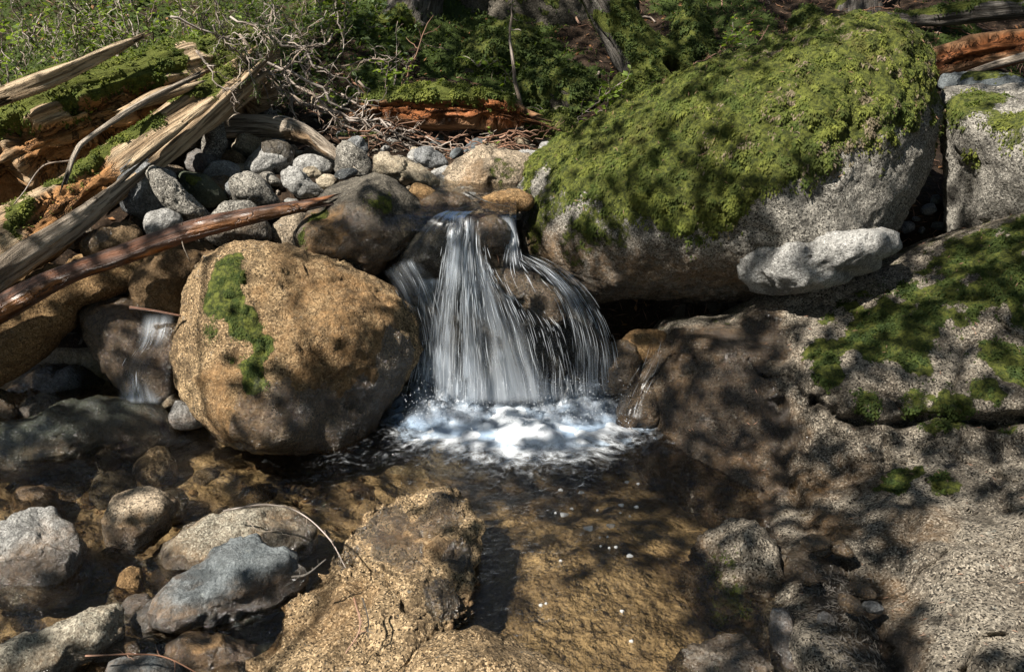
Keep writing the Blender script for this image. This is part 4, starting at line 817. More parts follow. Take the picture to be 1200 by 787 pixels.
L1, V1, Q1 = log('rotten_log', 'giant broken rotten log with red-brown crumbling wood and mossy top at the upper left', 'log',
    [(-130, 225, 3.45, 84), (-20, 195, 3.55, 78), (80, 150, 3.7, 70), (180, 112, 3.95, 58), (300, 78, 4.4, 46)], 'rotten', na=260, k=150, seed=3, ridg=.09, lump=.12, squash=.85,
    cuts=[(.02, .34, 62, 190, .40), (.36, .78, 55, 150, .34), (.10, .30, 48, 120, .22), (.55, .95, 95, 170, .3)], mossf=mtop(.22, 1.05, .02, 5, 9), tuft=26000, tsize=.013)
L2, V2, Q2 = log('split_log', 'weathered split log slanting down to the left edge, moss on its upper side', 'log',
    [(-110, 362, 3.0, 46), (-10, 303, 3.12, 44), (70, 248, 3.3, 36), (150, 188, 3.5, 29), (225, 134, 3.72, 26), (286, 90, 4.0, 24)], 'rotten', na=220, k=96, seed=8, ridg=.10, lump=.10,
    cuts=[(.28, .56, 30, 100, .25), (.0, .25, 100, 170, .3)], mossf=mtop(.12, .95, .08, 8, 4), tuft=12000, tsize=.010)
pl_, _, _ = log('splintered_plank', '', '', [(112, 250, 3.2, 6), (160, 212, 3.36, 9), (215, 166, 3.55, 10), (288, 98, 3.85, 8)], 'plank', L2, na=140, k=48, seed=12, ridg=.13, lump=.06, jag=.25, box=1, thin=.5)
log('splintered_plank', '', '', [(-40, 350, 2.9, 14), (30, 300, 3.02, 15), (95, 256, 3.14, 13), (136, 222, 3.26, 8)], 'drift', L2, na=140, k=48, seed=14, ridg=.18, lump=.12, jag=.3, box=.8, thin=.6)
log('splintered_plank', '', '', [(0, 115, 3.4, 8), (60, 92, 3.5, 10), (130, 60, 3.7, 8), (160, 46, 3.8, 3)], 'plank', L1, na=140, k=48, seed=15, ridg=.2, lump=.12, jag=.2, box=.7, thin=.7)
for pth in ([(150, 128, 3.5, 5), (185, 112, 3.6, 8), (225, 100, 3.7, 5)], [(150, 196, 3.3, 3), (178, 172, 3.4, 7), (200, 156, 3.5, 6), (218, 143, 3.55, 3)]):
    log('wood_shard', '', '', pth, 'rotten', L1, na=30, k=14, seed=int(pth[0][0]), ridg=.2, lump=.15, jag=.1, solid_=False)
log('dead_branch', 'long bare pale branch lying across the broken logs', 'branch', [(76, 214, 3.02, 3.5), (88, 180, 3.12, 3.2), (104, 162, 3.2, 3.4), (165, 122, 3.35, 3.4), (232, 88, 3.55, 2.4)], 'drift', na=60, k=12, seed=21, ridg=.1, lump=.15)
log('wet_pole', 'long wet red-brown pole slanting from the left edge up to the dark boulder', 'pole', [(-60, 398, 2.72, 17), (0, 362, 2.8, 15), (70, 325, 2.88, 13), (150, 296, 2.96, 13), (225, 270, 3.02, 12), (300, 252, 3.08, 9), (376, 237, 3.14, 6)], 'wetwood', na=180, k=30, seed=22, ridg=.05, lump=.08,
    cuts=[(.1, .35, 70, 130, .12), (.66, .99, 40, 120, .15), (.4, .6, 100, 150, .1)])
log('driftwood_log', 'bleached driftwood log arching over the cobbles beside the broken log', 'log', [(243, 152, 4.0, 15), (290, 148, 4.0, 15), (330, 150, 3.95, 14), (360, 160, 3.9, 11), (385, 176, 3.82, 8), (404, 190, 3.75, 2)], 'drift', na=110, k=40, seed=23, ridg=.12, lump=.1, cuts=[(.45, .85, 80, 150, .3)])
log('redwood_log', 'broken red rotten log with a flat moss cap at the middle of the bank', 'log', [(430, 124, 4.35, 16), (480, 124, 4.28, 27), (540, 126, 4.25, 30), (590, 130, 4.2, 22), (622, 138, 4.16, 7)], 'redrot', na=160, k=70, seed=24, ridg=.14, lump=.14, squash=.8, jag=.2,
    cuts=[(.05, .95, 50, 150, .38), (.6, 1.0, 30, 180, .3)], mossf=lambda t, deg, V, N: sst(N[:, 2], .35, .6)*sst(-t.ravel(), -.9, -.8), tuft=9000, tsize=.014)
log('tree_trunk', 'leaning mossy tree trunk at the top, left of the huge boulder', 'tree trunk', [(640, -150, 5.3, 30), (695, -40, 5.1, 29), (724, 25, 5.0, 27), (750, 62, 4.95, 31), (788, 96, 4.85, 42)], 'bark', na=120, k=60, seed=25, ridg=.12, lump=.08, mossf=lambda t, deg, V, N: sst(fbm(V, 4, 3, 2), -.55, -.1), tuft=14000, tsize=.013, tmat='mossdark')
log('tree_trunk', 'mossy tree base cut by the top edge, left of the centre', 'tree trunk', [(500, -200, 5.7, 26), (492, -40, 5.6, 28), (486, 15, 5.55, 33), (478, 44, 5.5, 42)], 'bark', na=90, k=60, seed=26, ridg=.12, lump=.08, mossf=lambda t, deg, V, N: sst(.5+fbm(V, 4, 3, 2)*.6, .2, .5), tuft=6000, tsize=.016, tmat='mossdark')
log('tree_trunk', 'grey tree trunk base rising behind the top of the huge boulder', 'tree trunk', [(1010, -200, 5.9, 22), (1008, -40, 5.8, 22), (1004, 28, 5.7, 28)], 'bark', na=90, k=50, seed=27, ridg=.12, lump=.06, mossf=lambda t, deg, V, N: sst(fbm(V, 4, 3, 2), .2, .5))
log('fallen_log', 'mossy fallen log crossing the top right corner', 'log', [(1020, 24, 5.4, 8), (1090, 20, 5.3, 12), (1160, 12, 5.2, 13), (1300, 0, 5.1, 14)], 'bark', na=120, k=50, seed=28, ridg=.12, lump=.1, mossf=mtop(0, 1.1, -.1, 5, 3), tuft=5000, tsize=.014, tmat='mossdark')
log('fallen_log', 'brown rotting log in the shade at upper right, below the mossy fallen log', 'log', [(1070, 82, 4.9, 12), (1130, 66, 4.85, 22), (1190, 56, 4.8, 20), (1300, 40, 4.7, 20)], 'redrot', na=120, k=60, seed=29, ridg=.14, lump=.14, cuts=[(.1, .8, 40, 130, .35)])
log('dead_branch', 'bare pale stick lying in the hollow at the right edge', 'branch', [(1128, 88, 4.3, 2.5), (1165, 76, 4.3, 4), (1230, 58, 4.25, 6)], 'drift', na=50, k=10, seed=30)
# trunks of the forest behind, rising out of frame
for j, (x, y, Y_, r, lb) in enumerate([(40, 40, 7.5, 20, 'dark tree trunk behind the giant rotten log, far left'), (175, 20, 8.2, 16, 'slim dark tree trunk behind the thicket, second from left'), (300, 10, 8.8, 18, 'shaded tree trunk behind the dead branches'), (405, 8, 7.4, 13, 'thin dark trunk at the top edge right of the thicket'),
        (850, 8, 6.6, 18, 'dark tree trunk behind the huge boulder, left of the grey one'), (1090, 8, 7.5, 18, 'dark trunk behind the mossy fallen log at upper right')]):
    log('tree_trunk', lb, 'tree trunk', [(x+6, -1900, Y_, r*.8), (x+3, -700, Y_, r*.85), (x, -60, Y_, r), (x, y+8, Y_-.1, r*1.4)], 'bark', na=60, k=36, seed=31+j, ridg=.12, lump=.06, mossf=lambda t, deg, V, N: sst(fbm(V, 3, 3, 5), .1, .5))

# ------------------------------------------------------------------ branches, twigs and leaves
def rp(a, b, n, wob, rng, sag=0):
    a, b = np.asarray(a, float), np.asarray(b, float); t = np.linspace(0, 1, n)[:, None]; L = np.linalg.norm(b-a)
    w_ = np.cumsum(np.array([[rng.gauss(0, 1) for _ in range(3)] for _ in range(n)]), 0)*wob*L/n; w_ -= w_[-1]*t+w_[0]*(1-t)
    p = a*(1-t)+b*t+w_; p[:, 2] -= sag*L*4*(t*(1-t))[:, 0]; return p
def branch(a, b, r, rng, tw=8, sub=1, wob=.35, sag=0, spread=.8, tl=.35, mb=None):
    mb = mb or MB(); p = rp(a, b, 12, wob, rng, sag); L = np.linalg.norm(np.asarray(b)-np.asarray(a)); mb.tube(p, np.linspace(r, r*.35, len(p)), 6); tips = [p]
    for i in range(tw):
        k = rng.randint(2, 10); d = nrm(p[k+1]-p[k-1]+0.); q = nrm(d*.6+np.array([rng.gauss(0, spread) for _ in range(3)])); l = L*tl*rng.uniform(.4, 1)
        if sub > 0: _, t2 = branch(p[k], p[k]+q*l, r*.5, rng, 4, sub-1, wob*1.2, 0, spread, .45, mb); tips += t2
        else: s_ = rp(p[k], p[k]+q*l, 6, .35, rng); mb.tube(s_, np.linspace(r*.45, r*.15, 6), 4); tips.append(s_)
    return mb, tips
def leaf_quads(C, D, L, Wd, rng, n_up=None):
    """diamond leaves folded along the midrib"""
    n = len(C); U = nrm(rng.normal(size=(n, 3))*.6+np.array([0, 0, 1.])); S = nrm(np.cross(D, U)); U = np.cross(S, D); L = L[:, None]; Wd = Wd[:, None]
    V = np.stack([C, C+D*L*.5+S*Wd*.5+U*L*.06, C+D*L, C+D*L*.5-S*Wd*.5+U*L*.06], 1).reshape(-1, 3); b = np.arange(n)[:, None]*4
    return V, np.concatenate([b+[0, 1, 2], b+[0, 2, 3]])
def leaves_on(paths, per, L, Wr, nr, drop=0., flat=1):
    C, D = [], []
    for p in paths:
        n = max(1, int(per*np.linalg.norm(p[-1]-p[0])/.1)); t = nr.random(n)*(len(p)-1.01); i = t.astype(int); f = (t-i)[:, None]
        c = p[i]*(1-f)+p[i+1]*f; tg = nrm(p[i+1]-p[i]); s_ = nrm(np.cross(tg, [0, 0, 1.]))*np.where(nr.random(n) < .5, -1, 1)[:, None]
        D.append(nrm(tg*.5+s_*flat+nr.normal(size=(n, 3))*.25+np.array([0, 0, -drop]))); C.append(c)
    C = np.concatenate(C); D = np.concatenate(D); l = L*(.6+nr.random(len(C))*.7)
    return leaf_quads(C, D, l, l*Wr, nr)
def plant(name, label, cat, a, b, r, seed, leafmat, per=8, L=.03, Wr=.55, tw=8, sub=1, group=None, tmat='twig', drop=0, wob=.3, spread=.8, tl=.4, sag=0, lname='leaves'):
    rng = random.Random(seed); nr = np.random.default_rng(seed); mb, paths = branch(a, b, r, rng, tw, sub, wob, sag, spread, tl)
    o = mb.build(name, M[tmat]); tag(o, label, cat, group)
    if per: 
        V, F = leaves_on(paths[1:], per, L, Wr, nr, drop); mesh_obj(lname, V, F, M[leafmat], o, smooth=False)
    return o
R = random.Random(77)
# dead branches hanging and lying round the end of the broken logs
for j, (a, b, r) in enumerate([((300, 60, 4.2), (440, 150, 4.3), 4), ((280, 40, 4.1), (400, 140, 4.1), 3), ((310, 30, 4.3), (470, 130, 4.4), 3), ((330, 85, 4.2), (500, 168, 4.2), 3), ((340, 110, 4.2), (470, 178, 4.15), 3.5), ((290, 70, 4.0), (350, 135, 4.1), 2.5),
     ((250, 30, 3.9), (330, 110, 4.0), 2.5), ((200, 20, 3.8), (300, 70, 3.9), 2.5), ((310, 5, 4.6), (380, 120, 4.4), 2.5), ((270, 20, 4.2), (360, 60, 4.0), 2.5), ((380, 80, 4.4), (470, 60, 4.5), 2.5), ((390, 40, 4.4), (300, 95, 4.1), 2.5), ((330, 70, 4.1), (345, 150, 4.05), 2),
     ((400, 110, 4.4), (520, 175, 4.1), 3), ((420, 95, 4.4), (450, 172, 4.2), 2.5), ((370, 130, 4.2), (560, 172, 4.1), 3), ((230, 60, 3.8), (285, 125, 3.75), 2)]):
    a_, b_ = P(*a), P(*b); branch_o = plant('dead_branch', 'bare tangled dead branch in the brushwood right of the broken logs', 'branch', a_, b_, r*4.1/FPX*.6, 200+j, 'needle', 0, tw=9, sub=1, group='dead branches of the brushwood', wob=.4, spread=.7, tl=.38)
# reddish twigs heaped below the red log
for j in range(60):
    x, y = R.uniform(390, 640), R.uniform(153, 182); a_ = P(x, y, 4.15+R.uniform(-.1, .25)); ang = R.uniform(-.5, .5) if R.random() < .6 else R.uniform(0, 3.14); l = R.uniform(.12, .4)
    a_[2] = max(a_[2], float(ground_h(a_[:1], a_[1:2])[0])+.01); b_ = a_+np.array([math.cos(ang)*l, R.uniform(-.1, .1), math.sin(ang)*l*.35+R.uniform(-.02, .03)]); b_[2] = max(b_[2], float(ground_h(b_[:1], b_[1:2])[0])+.005)
    plant('twig', 'reddish dead twig in the heap below the red rotten log', 'twig', a_, b_, R.uniform(.0025, .006), 300+j, 'needle', 0, tw=4, sub=0, group='twigs heaped below the red log', tmat='redtwig', wob=.5, spread=.7)
# sticks on the forest floor
for j in range(90):
    x, y = R.uniform(420, 1190), R.uniform(0, 120); pz = None
    Yg = R.uniform(4.5, 6.6); X_ = (R.uniform(430, 1190)-600)/FPX*Yg; a_ = np.array([X_, Yg, 0.]); a_[2] = ground_h(a_[:1], a_[1:2])[0]+.012; ang = R.uniform(0, 6.3); l = R.uniform(.1, .5)
    b_ = a_+np.array([math.cos(ang)*l, math.sin(ang)*l*.8, 0]); b_[2] = ground_h(b_[:1], b_[1:2])[0]+R.uniform(.01, .06)
    plant('stick', 'dead stick lying on the needle-covered forest floor behind the boulders', 'stick', a_, b_, R.uniform(.003, .008), 400+j, 'needle', 0, tw=2, sub=0, group='sticks on the forest floor', tmat=R.choice(['redtwig', 'twig']), wob=.3)
# leafy plants
PL = [((450, 128, 4.45), (455, 72, 4.4), 'leaf', 6, .028, 'leafy sprig with bright leaves rising out of the brushwood'), ((470, 112, 4.5), (476, 80, 4.45), 'leaf', 12, .03, 'small bright green plant at the left end of the moss cap'),
      ((598, 95, 4.6), (582, 68, 4.55), 'leaf', 14, .03, 'small bright-leaved plant beside the thin mossy stem'), ((690, 128, 4.4), (730, 96, 4.4), 'leaf', 11, .03, 'sunlit leafy shrub at the foot of the leaning trunk'), ((700, 132, 4.35), (765, 112, 4.3), 'leaf', 11, .028, 'low leafy shrub spreading above the left slope of the huge boulder'),
      ((720, 126, 4.5), (712, 92, 4.5), 'leaf', 10, .028, 'upright leafy shoot behind the low shrub'), ((640, 160, 4.25), (610, 132, 4.25), 'leaf', 7, .022, 'seedling with small leaves at the right end of the red log'), ((840, 70, 4.9), (868, 34, 4.8), 'leaf', 10, .035, 'single bright shoot behind the crest of the huge boulder'),
      ((560, 172, 4.2), (582, 152, 4.2), 'leaf', 6, .02, 'tiny green plant among the red twigs'), ((395, 150, 4.3), (388, 118, 4.3), 'leaf', 7, .025, 'little leafy plant in the lower brushwood'), ((660, 150, 4.3), (690, 128, 4.3), 'leaf', 8, .022, 'leafy runner on the mossy hummock')]
for j, (a, b, lm, per, L, lb) in enumerate(PL): plant('leafy_plant', lb, 'plant', P(*a), P(*b), .004, 500+j, lm, per, L, .6, tw=8, sub=0, tl=.7, spread=.7, wob=.2)
# sunlit bushes at the upper left
for j, (x, y, Y_, s_, lb) in enumerate([(165, 45, 4.5, .5, 'bright green bush behind the mossy top of the broken log'), (250, 30, 4.6, .55, 'bright green bush behind the dead branches'), (330, 20, 5.0, .55, 'leafy bush in front of the slope, above the driftwood'), (100, 25, 4.7, .5, 'yellow-green bush at the top left behind the log'), (385, 15, 5.2, .35, 'loose leafy bush right of the brushwood'), (30, 40, 4.3, .5, 'green bush at the top left corner')]):
    base = P(x, y+40, Y_); base[2] = min(base[2], ground_h(base[:1], base[1:2])[0]); root = None
    for q in range(5):
        a_ = base+[R.uniform(-.1, .1), R.uniform(-.1, .1), 0]; b_ = P(x, y-30, Y_)+np.array([R.uniform(-.4, .4), R.uniform(-.3, .3), R.uniform(-.2, .25)])*s_
        rng = random.Random(600+j*10+q); mb, paths = branch(a_, b_, .006, rng, 9, 1, .3, 0, .8, .5)
        if root is None: root = mb.build('bush', M['twig']); tag(root, lb, 'bush')
        else: mb.build('stem', M['twig'], root)
        V, F = leaves_on(paths[1:], 3.2, .030, .62, np.random.default_rng(600+j*10+q)); mesh_obj('leaves', V, F, M['leaf'], root, smooth=False)
# hemlock sprays hanging with moss, upper left
for j, (a, b, lb) in enumerate([((240, -60, 3.9), (268, 62, 3.9), 'hemlock branch hung with moss drooping over the broken log'), ((330, -60, 4.1), (300, 60, 4.0), 'drooping dark hemlock spray above the end of the split log'), ((180, -70, 3.9), (215, 35, 3.9), 'drooping hemlock spray left of the moss-hung one'), ((60, -60, 4.4), (100, 40, 4.6), 'arching mossy branch at the top left corner'), ((380, -70, 4.4), (350, 40, 4.3), 'thin green spray at the top, right of the hemlock sprays'), ((0, -60, 3.9), (30, 60, 3.9), 'yellowish spray hanging in the top left corner')]):
    plant('hemlock_spray', lb, 'branch', P(*a), P(*b), .006, 700+j, 'needle' if j % 2 else 'hang', 26, .016, .22, tw=14, sub=1, drop=.7, tl=.4, spread=.45, lname='needles')
# needles over the split log end
for j, (a, b) in enumerate([((290, 55, 3.95), (262, 120, 3.8)), ((300, 60, 4.0), (320, 130, 3.95)), ((285, 50, 3.9), (300, 115, 3.8))]):
    plant('hemlock_twig', 'green needled twig drooping over the upper end of the split log', 'twig', P(*a), P(*b), .004, 720+j, 'needle', 30, .016, .25, tw=9, sub=0, drop=.8, group='needled twigs at the split log', lname='needles')
# saplings
plant('sapling', 'thin mossy stem standing upright at the top centre', 'sapling', P(612, 128, 4.5), P(598, -60, 4.6), .011, 731, 'mossdark', 14, .02, .4, tw=3, sub=0, tl=.1, wob=.15, lname='moss')
plant('sapling', 'bare reddish forked twig standing left of the moss-capped log', 'sapling', P(470, 108, 4.5), P(508, 18, 4.5), .005, 732, 'leaf', 0, tw=6, sub=0, tl=.3, wob=.25, spread=.5, tmat='redtwig')
plant('sapling', 'slim upright dead stem in front of the tree base', 'sapling', P(462, 100, 4.6), P(466, 25, 4.6), .004, 733, 'leaf', 0, tw=3, sub=0, tl=.3, wob=.15, spread=.5)
# fern
def fern(a, n, L, seed, label):
    rng = np.random.default_rng(seed); mb = MB(); C, D, Ls = [], [], []
    for k in range(n):
        an = rng.random()*6.28; d = np.array([math.cos(an), math.sin(an), 0]); t = np.linspace(0, 1, 14)[:, None]; p = a+d*L*t*.8+np.array([0, 0, 1.])*L*(t*.9-t*t*.75); mb.tube(p, np.linspace(.002, .0006, 14), 4)
        s_ = np.cross(d, [0, 0, 1.])
        for i in range(2, 13):
            for sg in (-1, 1): C.append(p[i]); D.append(nrm(s_*sg+d*.4+[0, 0, -.15])); Ls.append(L*.22*math.sin(math.pi*(1-(i-2)/12*.9)*.55))
    o = mb.build('fern', M['twig']); tag(o, label, 'fern'); V, F = leaf_quads(np.array(C), np.array(D), np.array(Ls), np.array(Ls)*.28, rng); mesh_obj('fronds', V, F, M['leaf'], o, smooth=False)
for j, (x, y, Y_, L, lb) in enumerate([(640, 128, 4.5, .16, 'small fern in front of the rounded mossy rock'), (420, 165, 4.2, .14, 'small fern at the foot of the brushwood'), (560, 60, 5.0, .2, 'fern on the dark slope behind the thin stem'), (670, 145, 4.3, .13, 'small fern on the moss near the low shrub')]):
    a = P(x, y, Y_); a[2] = min(a[2], ground_h(a[:1], a[1:2])[0]+.05); fern(a, 7, L, 800+j, lb)
# small sticks lying on the foreground rocks
def stick(name, label, pts, r, mat='twig', tw=0, group=None):
    p = catm([list(P(*q)) for q in pts], 24); mb = MB(); mb.tube(p, np.linspace(r, r*.6, 24), 6); rng = random.Random(int(pts[0][0]))
    for i in range(tw):
        k = rng.randint(3, 20); q = p[k]+np.array([rng.gauss(0, .02), rng.gauss(0, .02), rng.gauss(0, .008)]); mb.tube(rp(p[k], q, 5, .3, rng), np.linspace(r*.5, r*.2, 5), 4)
    tag(mb.build(name, M[mat]), label, 'twig', group)
stick('vine_twig', 'thin curved twig arching over the banded rock into the water', [(262, 598, 2.0), (310, 591, 1.98), (350, 600, 1.93), (385, 630, 1.82), (405, 665, 1.74)], .0024, 'twig', 5)
stick('twig', 'pale forked twig lying on the banded rock', [(290, 610, 1.93), (305, 622, 1.88), (330, 621, 1.85)], .0022, 'drift', 2)
stick('twig', 'dark twig stub with a cut end on the slate rock', [(342, 676, 1.68), (360, 672, 1.68), (382, 655, 1.72)], .0035, 'bark', 5)
stick('twig', 'reddish twig lying across the bottom left corner', [(100, 768, 1.50), (160, 766, 1.50), (195, 770, 1.50), (235, 790, 1.47)], .0022, 'redtwig', 4)
stick('twig', 'red-brown dry sprig on the golden ridge rock', [(415, 700, 1.62), (422, 735, 1.56), (405, 765, 1.5)], .0025, 'redtwig', 8)
stick('twig', 'fine dark sprig beside the dry one on the golden ridge rock', [(425, 700, 1.63), (432, 730, 1.57), (425, 745, 1.54)], .002, 'bark', 6)
stick('twig', 'rusty twig hooked on the right rim stone in the gully', [(948, 672, 1.9), (962, 688, 1.87), (962, 705, 1.82)], .003, 'redtwig', 2)
stick('twig', 'thin twig lying across the gully litter', [(940, 724, 1.75), (975, 710, 1.78), (1020, 718, 1.75)], .0028, 'redtwig', 4)
stick('twig', 'dry twig lying in the upper stream by the lip', [(545, 225, 3.35), (570, 236, 3.3), (600, 243, 3.25)], .004, 'bark', 5)
stick('twig', 'pale root hanging from the wet pole', [(213, 262, 3.0), (214, 285, 2.98), (222, 305, 2.97)], .003, 'drift', 3)
stick('twig', 'orange splinter lodged on the sloping brown rock', [(152, 360, 2.8), (180, 364, 2.8), (212, 370, 2.78)], .006, 'wetwood', 0)
stick('twig', 'thin root curving down the face of the giant rotten log', [(82, 188, 3.1), (50, 195, 3.1), (28, 225, 3.05), (16, 240, 3.05)], .003, 'twig', 2)
# litter in the gully and on the slope, ground cover
nr = np.random.default_rng(5)
def litter(name, C, N, L, mat, wr=.3, seed=1, kind='stuff'):
    rg = np.random.default_rng(seed); D = nrm(np.cross(N, rg.normal(size=C.shape))+N*.15*rg.random((len(C), 1))); l = L*(.4+rg.random(len(C))); V, F = leaf_quads(C+N*.004, D, l, l*wr, rg); return tag(mesh_obj(name, V, F, M[mat], smooth=False), kind=kind)
gy, gx, gz = [], [], []
GV, GF, Gm = GROUND
vis = (np.abs(GV[:, 0]) < GV[:, 1]*.75)*(GV[:, 1] < 8)*1.
C, N = scatter(GV, GF, vis*sst(GV[:, 0], -.5, 1.)+vis*.2, 9000, nr); litter('needle_litter', C, nrm(N*np.sign(N[:, 2:3])), .05, 'redtwig', .06, 2)
C, N = scatter(GV, GF, vis, 3500, nr); litter('leaf_litter', C, nrm(N*np.sign(N[:, 2:3])), .03, 'deadleaf', .5, 3)
C, N = scatter(GV, GF, vis*Gm, 42000, nr); N = nrm(N*np.sign(N[:, 2:3]))
C = C+N*(np.clip(fbm(C, 9, 3, 2), 0, 1)*.05)[:, None]
Vb, Qb = blades(C, N, nrm(N*.8+nr.normal(size=C.shape)*.5), .022*(.5+nr.random(len(C))), .009*np.ones(len(C)), .3); tag(mesh_obj('moss_carpet', Vb, Qb, M['mossdark']), kind='stuff')
vl = (GV[:, 0] < -.55)*(np.abs(GV[:, 0]) < GV[:, 1]*.7)*(GV[:, 1] > 4.4)*(GV[:, 1] < 8)*1.; C, N = scatter(GV, GF, vl*(.1+sst(fbm(GV, 1.8, 3, 44), -.05, .3)), 9000, nr); N = nrm(N*np.sign(N[:, 2:3])); C = C+N*(nr.random(len(C))**2*.30*np.clip(.4+fbm(C, 2, 2, 4), 0, 1))[:, None]
D = nrm(nr.normal(size=C.shape)*[1, 1, .4]); V, F = leaf_quads(C, D, .035*(.6+nr.random(len(C))), .02*np.ones(len(C)), nr); tag(mesh_obj('undergrowth', V, F, M['needle'], smooth=False), kind='stuff')
# debris on the gully floor, from the outcrop surface
OV = np.array([v.co for v in out_o.data.vertices])+np.array(out_o['_org']); OF = np.empty(len(out_o.data.polygons)*4, np.int32); out_o.data.polygons.foreach_get('vertices', OF); OF = OF.reshape(-1, 4)
mk = patch(OV, OF, [(975, 680, 30), (990, 710, 34), (1000, 740, 36), (1010, 770, 36), (940, 690, 16)], 33)
C, N = scatter(OV, OF, mk, 900, nr); N = nrm(N*np.sign((N*(CAM-C)).sum(1))[:, None]); litter('gully_litter', C, N, .016, 'bark', .22, 6)

nO = vnormals(OV, OF); nO = nO*np.sign((nO*(CAM-OV)).sum(1))[:, None]
C, N = scatter(OV, OF, sst(nO[:, 2], .55, .8)*sst(CAM[2]-OV[:, 2], .7, .75)*(OV[:, 2] > .02), 420, nr); N = nrm(N*np.sign((N*(CAM-C)).sum(1))[:, None]); litter('needle_litter', C, N, .016, 'redtwig', .14, 16)
AV = np.array([v.co for v in boulder_a.data.vertices])+np.array(boulder_a['_org']); AF = np.empty(len(boulder_a.data.polygons)*3, np.int32); boulder_a.data.polygons.foreach_get('vertices', AF); AF = AF.reshape(-1, 3)
C, N = scatter(AV, AF, sst(vnormals(AV, AF)[:, 2], .2, .6), 500, nr); litter('needle_litter', C+N*.014, N, .018, 'redtwig', .13, 17)
# ------------------------------------------------------------------ water
xs = np.arange(-2.8, 1.5, .010); ys = np.arange(1.0, 3.06, .010); X, Y, F = grid(xs, ys); Pq = np.stack([X, Y, X*0], -1)
src = np.hypot((X-.02)/1.1, Y-2.98); turb = np.exp(-(src/.45)**2)
flow = np.stack([X*.7+Y*.7, (Y*.7-X*.7)*.35, X*0], -1)
z = fbm(Pq, 9, 3, 301)*.0045+fbm(flow, 14, 3, 302)*.008*(.2+1.3*sst(-X, .1, .6)+turb)+fbm(Pq, 26, 3, 303)*.0035*(.25+2.2*turb)+turb*.02*(.5+fbm(Pq, 11, 3, 304))
ang = np.arctan2(Y-3.0, X-.02); wq = fbm(Pq, 5, 3, 306)*.03; fc = np.stack([X+wq, (Y+.25*np.abs(X)-wq)*1.15, X*0], -1)
fo = sst(.66-src-.10*sst(-X, .3, .55), 0, .46)*.95+.34*np.exp(-(src/.75)**2)
rb = fbm(np.stack([X*.5, Y*2, X*0], -1), 3, 3, 9); fo = fo+.26*sst(rb, -.3, .7)*np.exp(-((X+.62)/.5)**2-((Y-2.36)/.16)**2)  # left band: milky turbulence and pale sky reflection, painted in as thin foam
V = np.stack([X, Y, z], -1)
pool = tag(mesh_obj('pool_water', V, F, M['water'], attrs={'foam': fo, 'fc': fc}), kind='structure')
# the slow sheet above the lip
X, Y, F = grid(np.arange(-.62, .02, .012), np.arange(3.05, 3.9, .012)); Pq = np.stack([X, Y, X*0], -1)
z = .655+fbm(Pq, 10, 3, 311)*.006-.05*sst(-Y, -3.12, -3.03)
tag(mesh_obj('upper_stream', np.stack([X, Y, z], -1), F, M['water'], attrs={'foam': Pq[:, 0]*0, 'fc': Pq}), kind='structure')

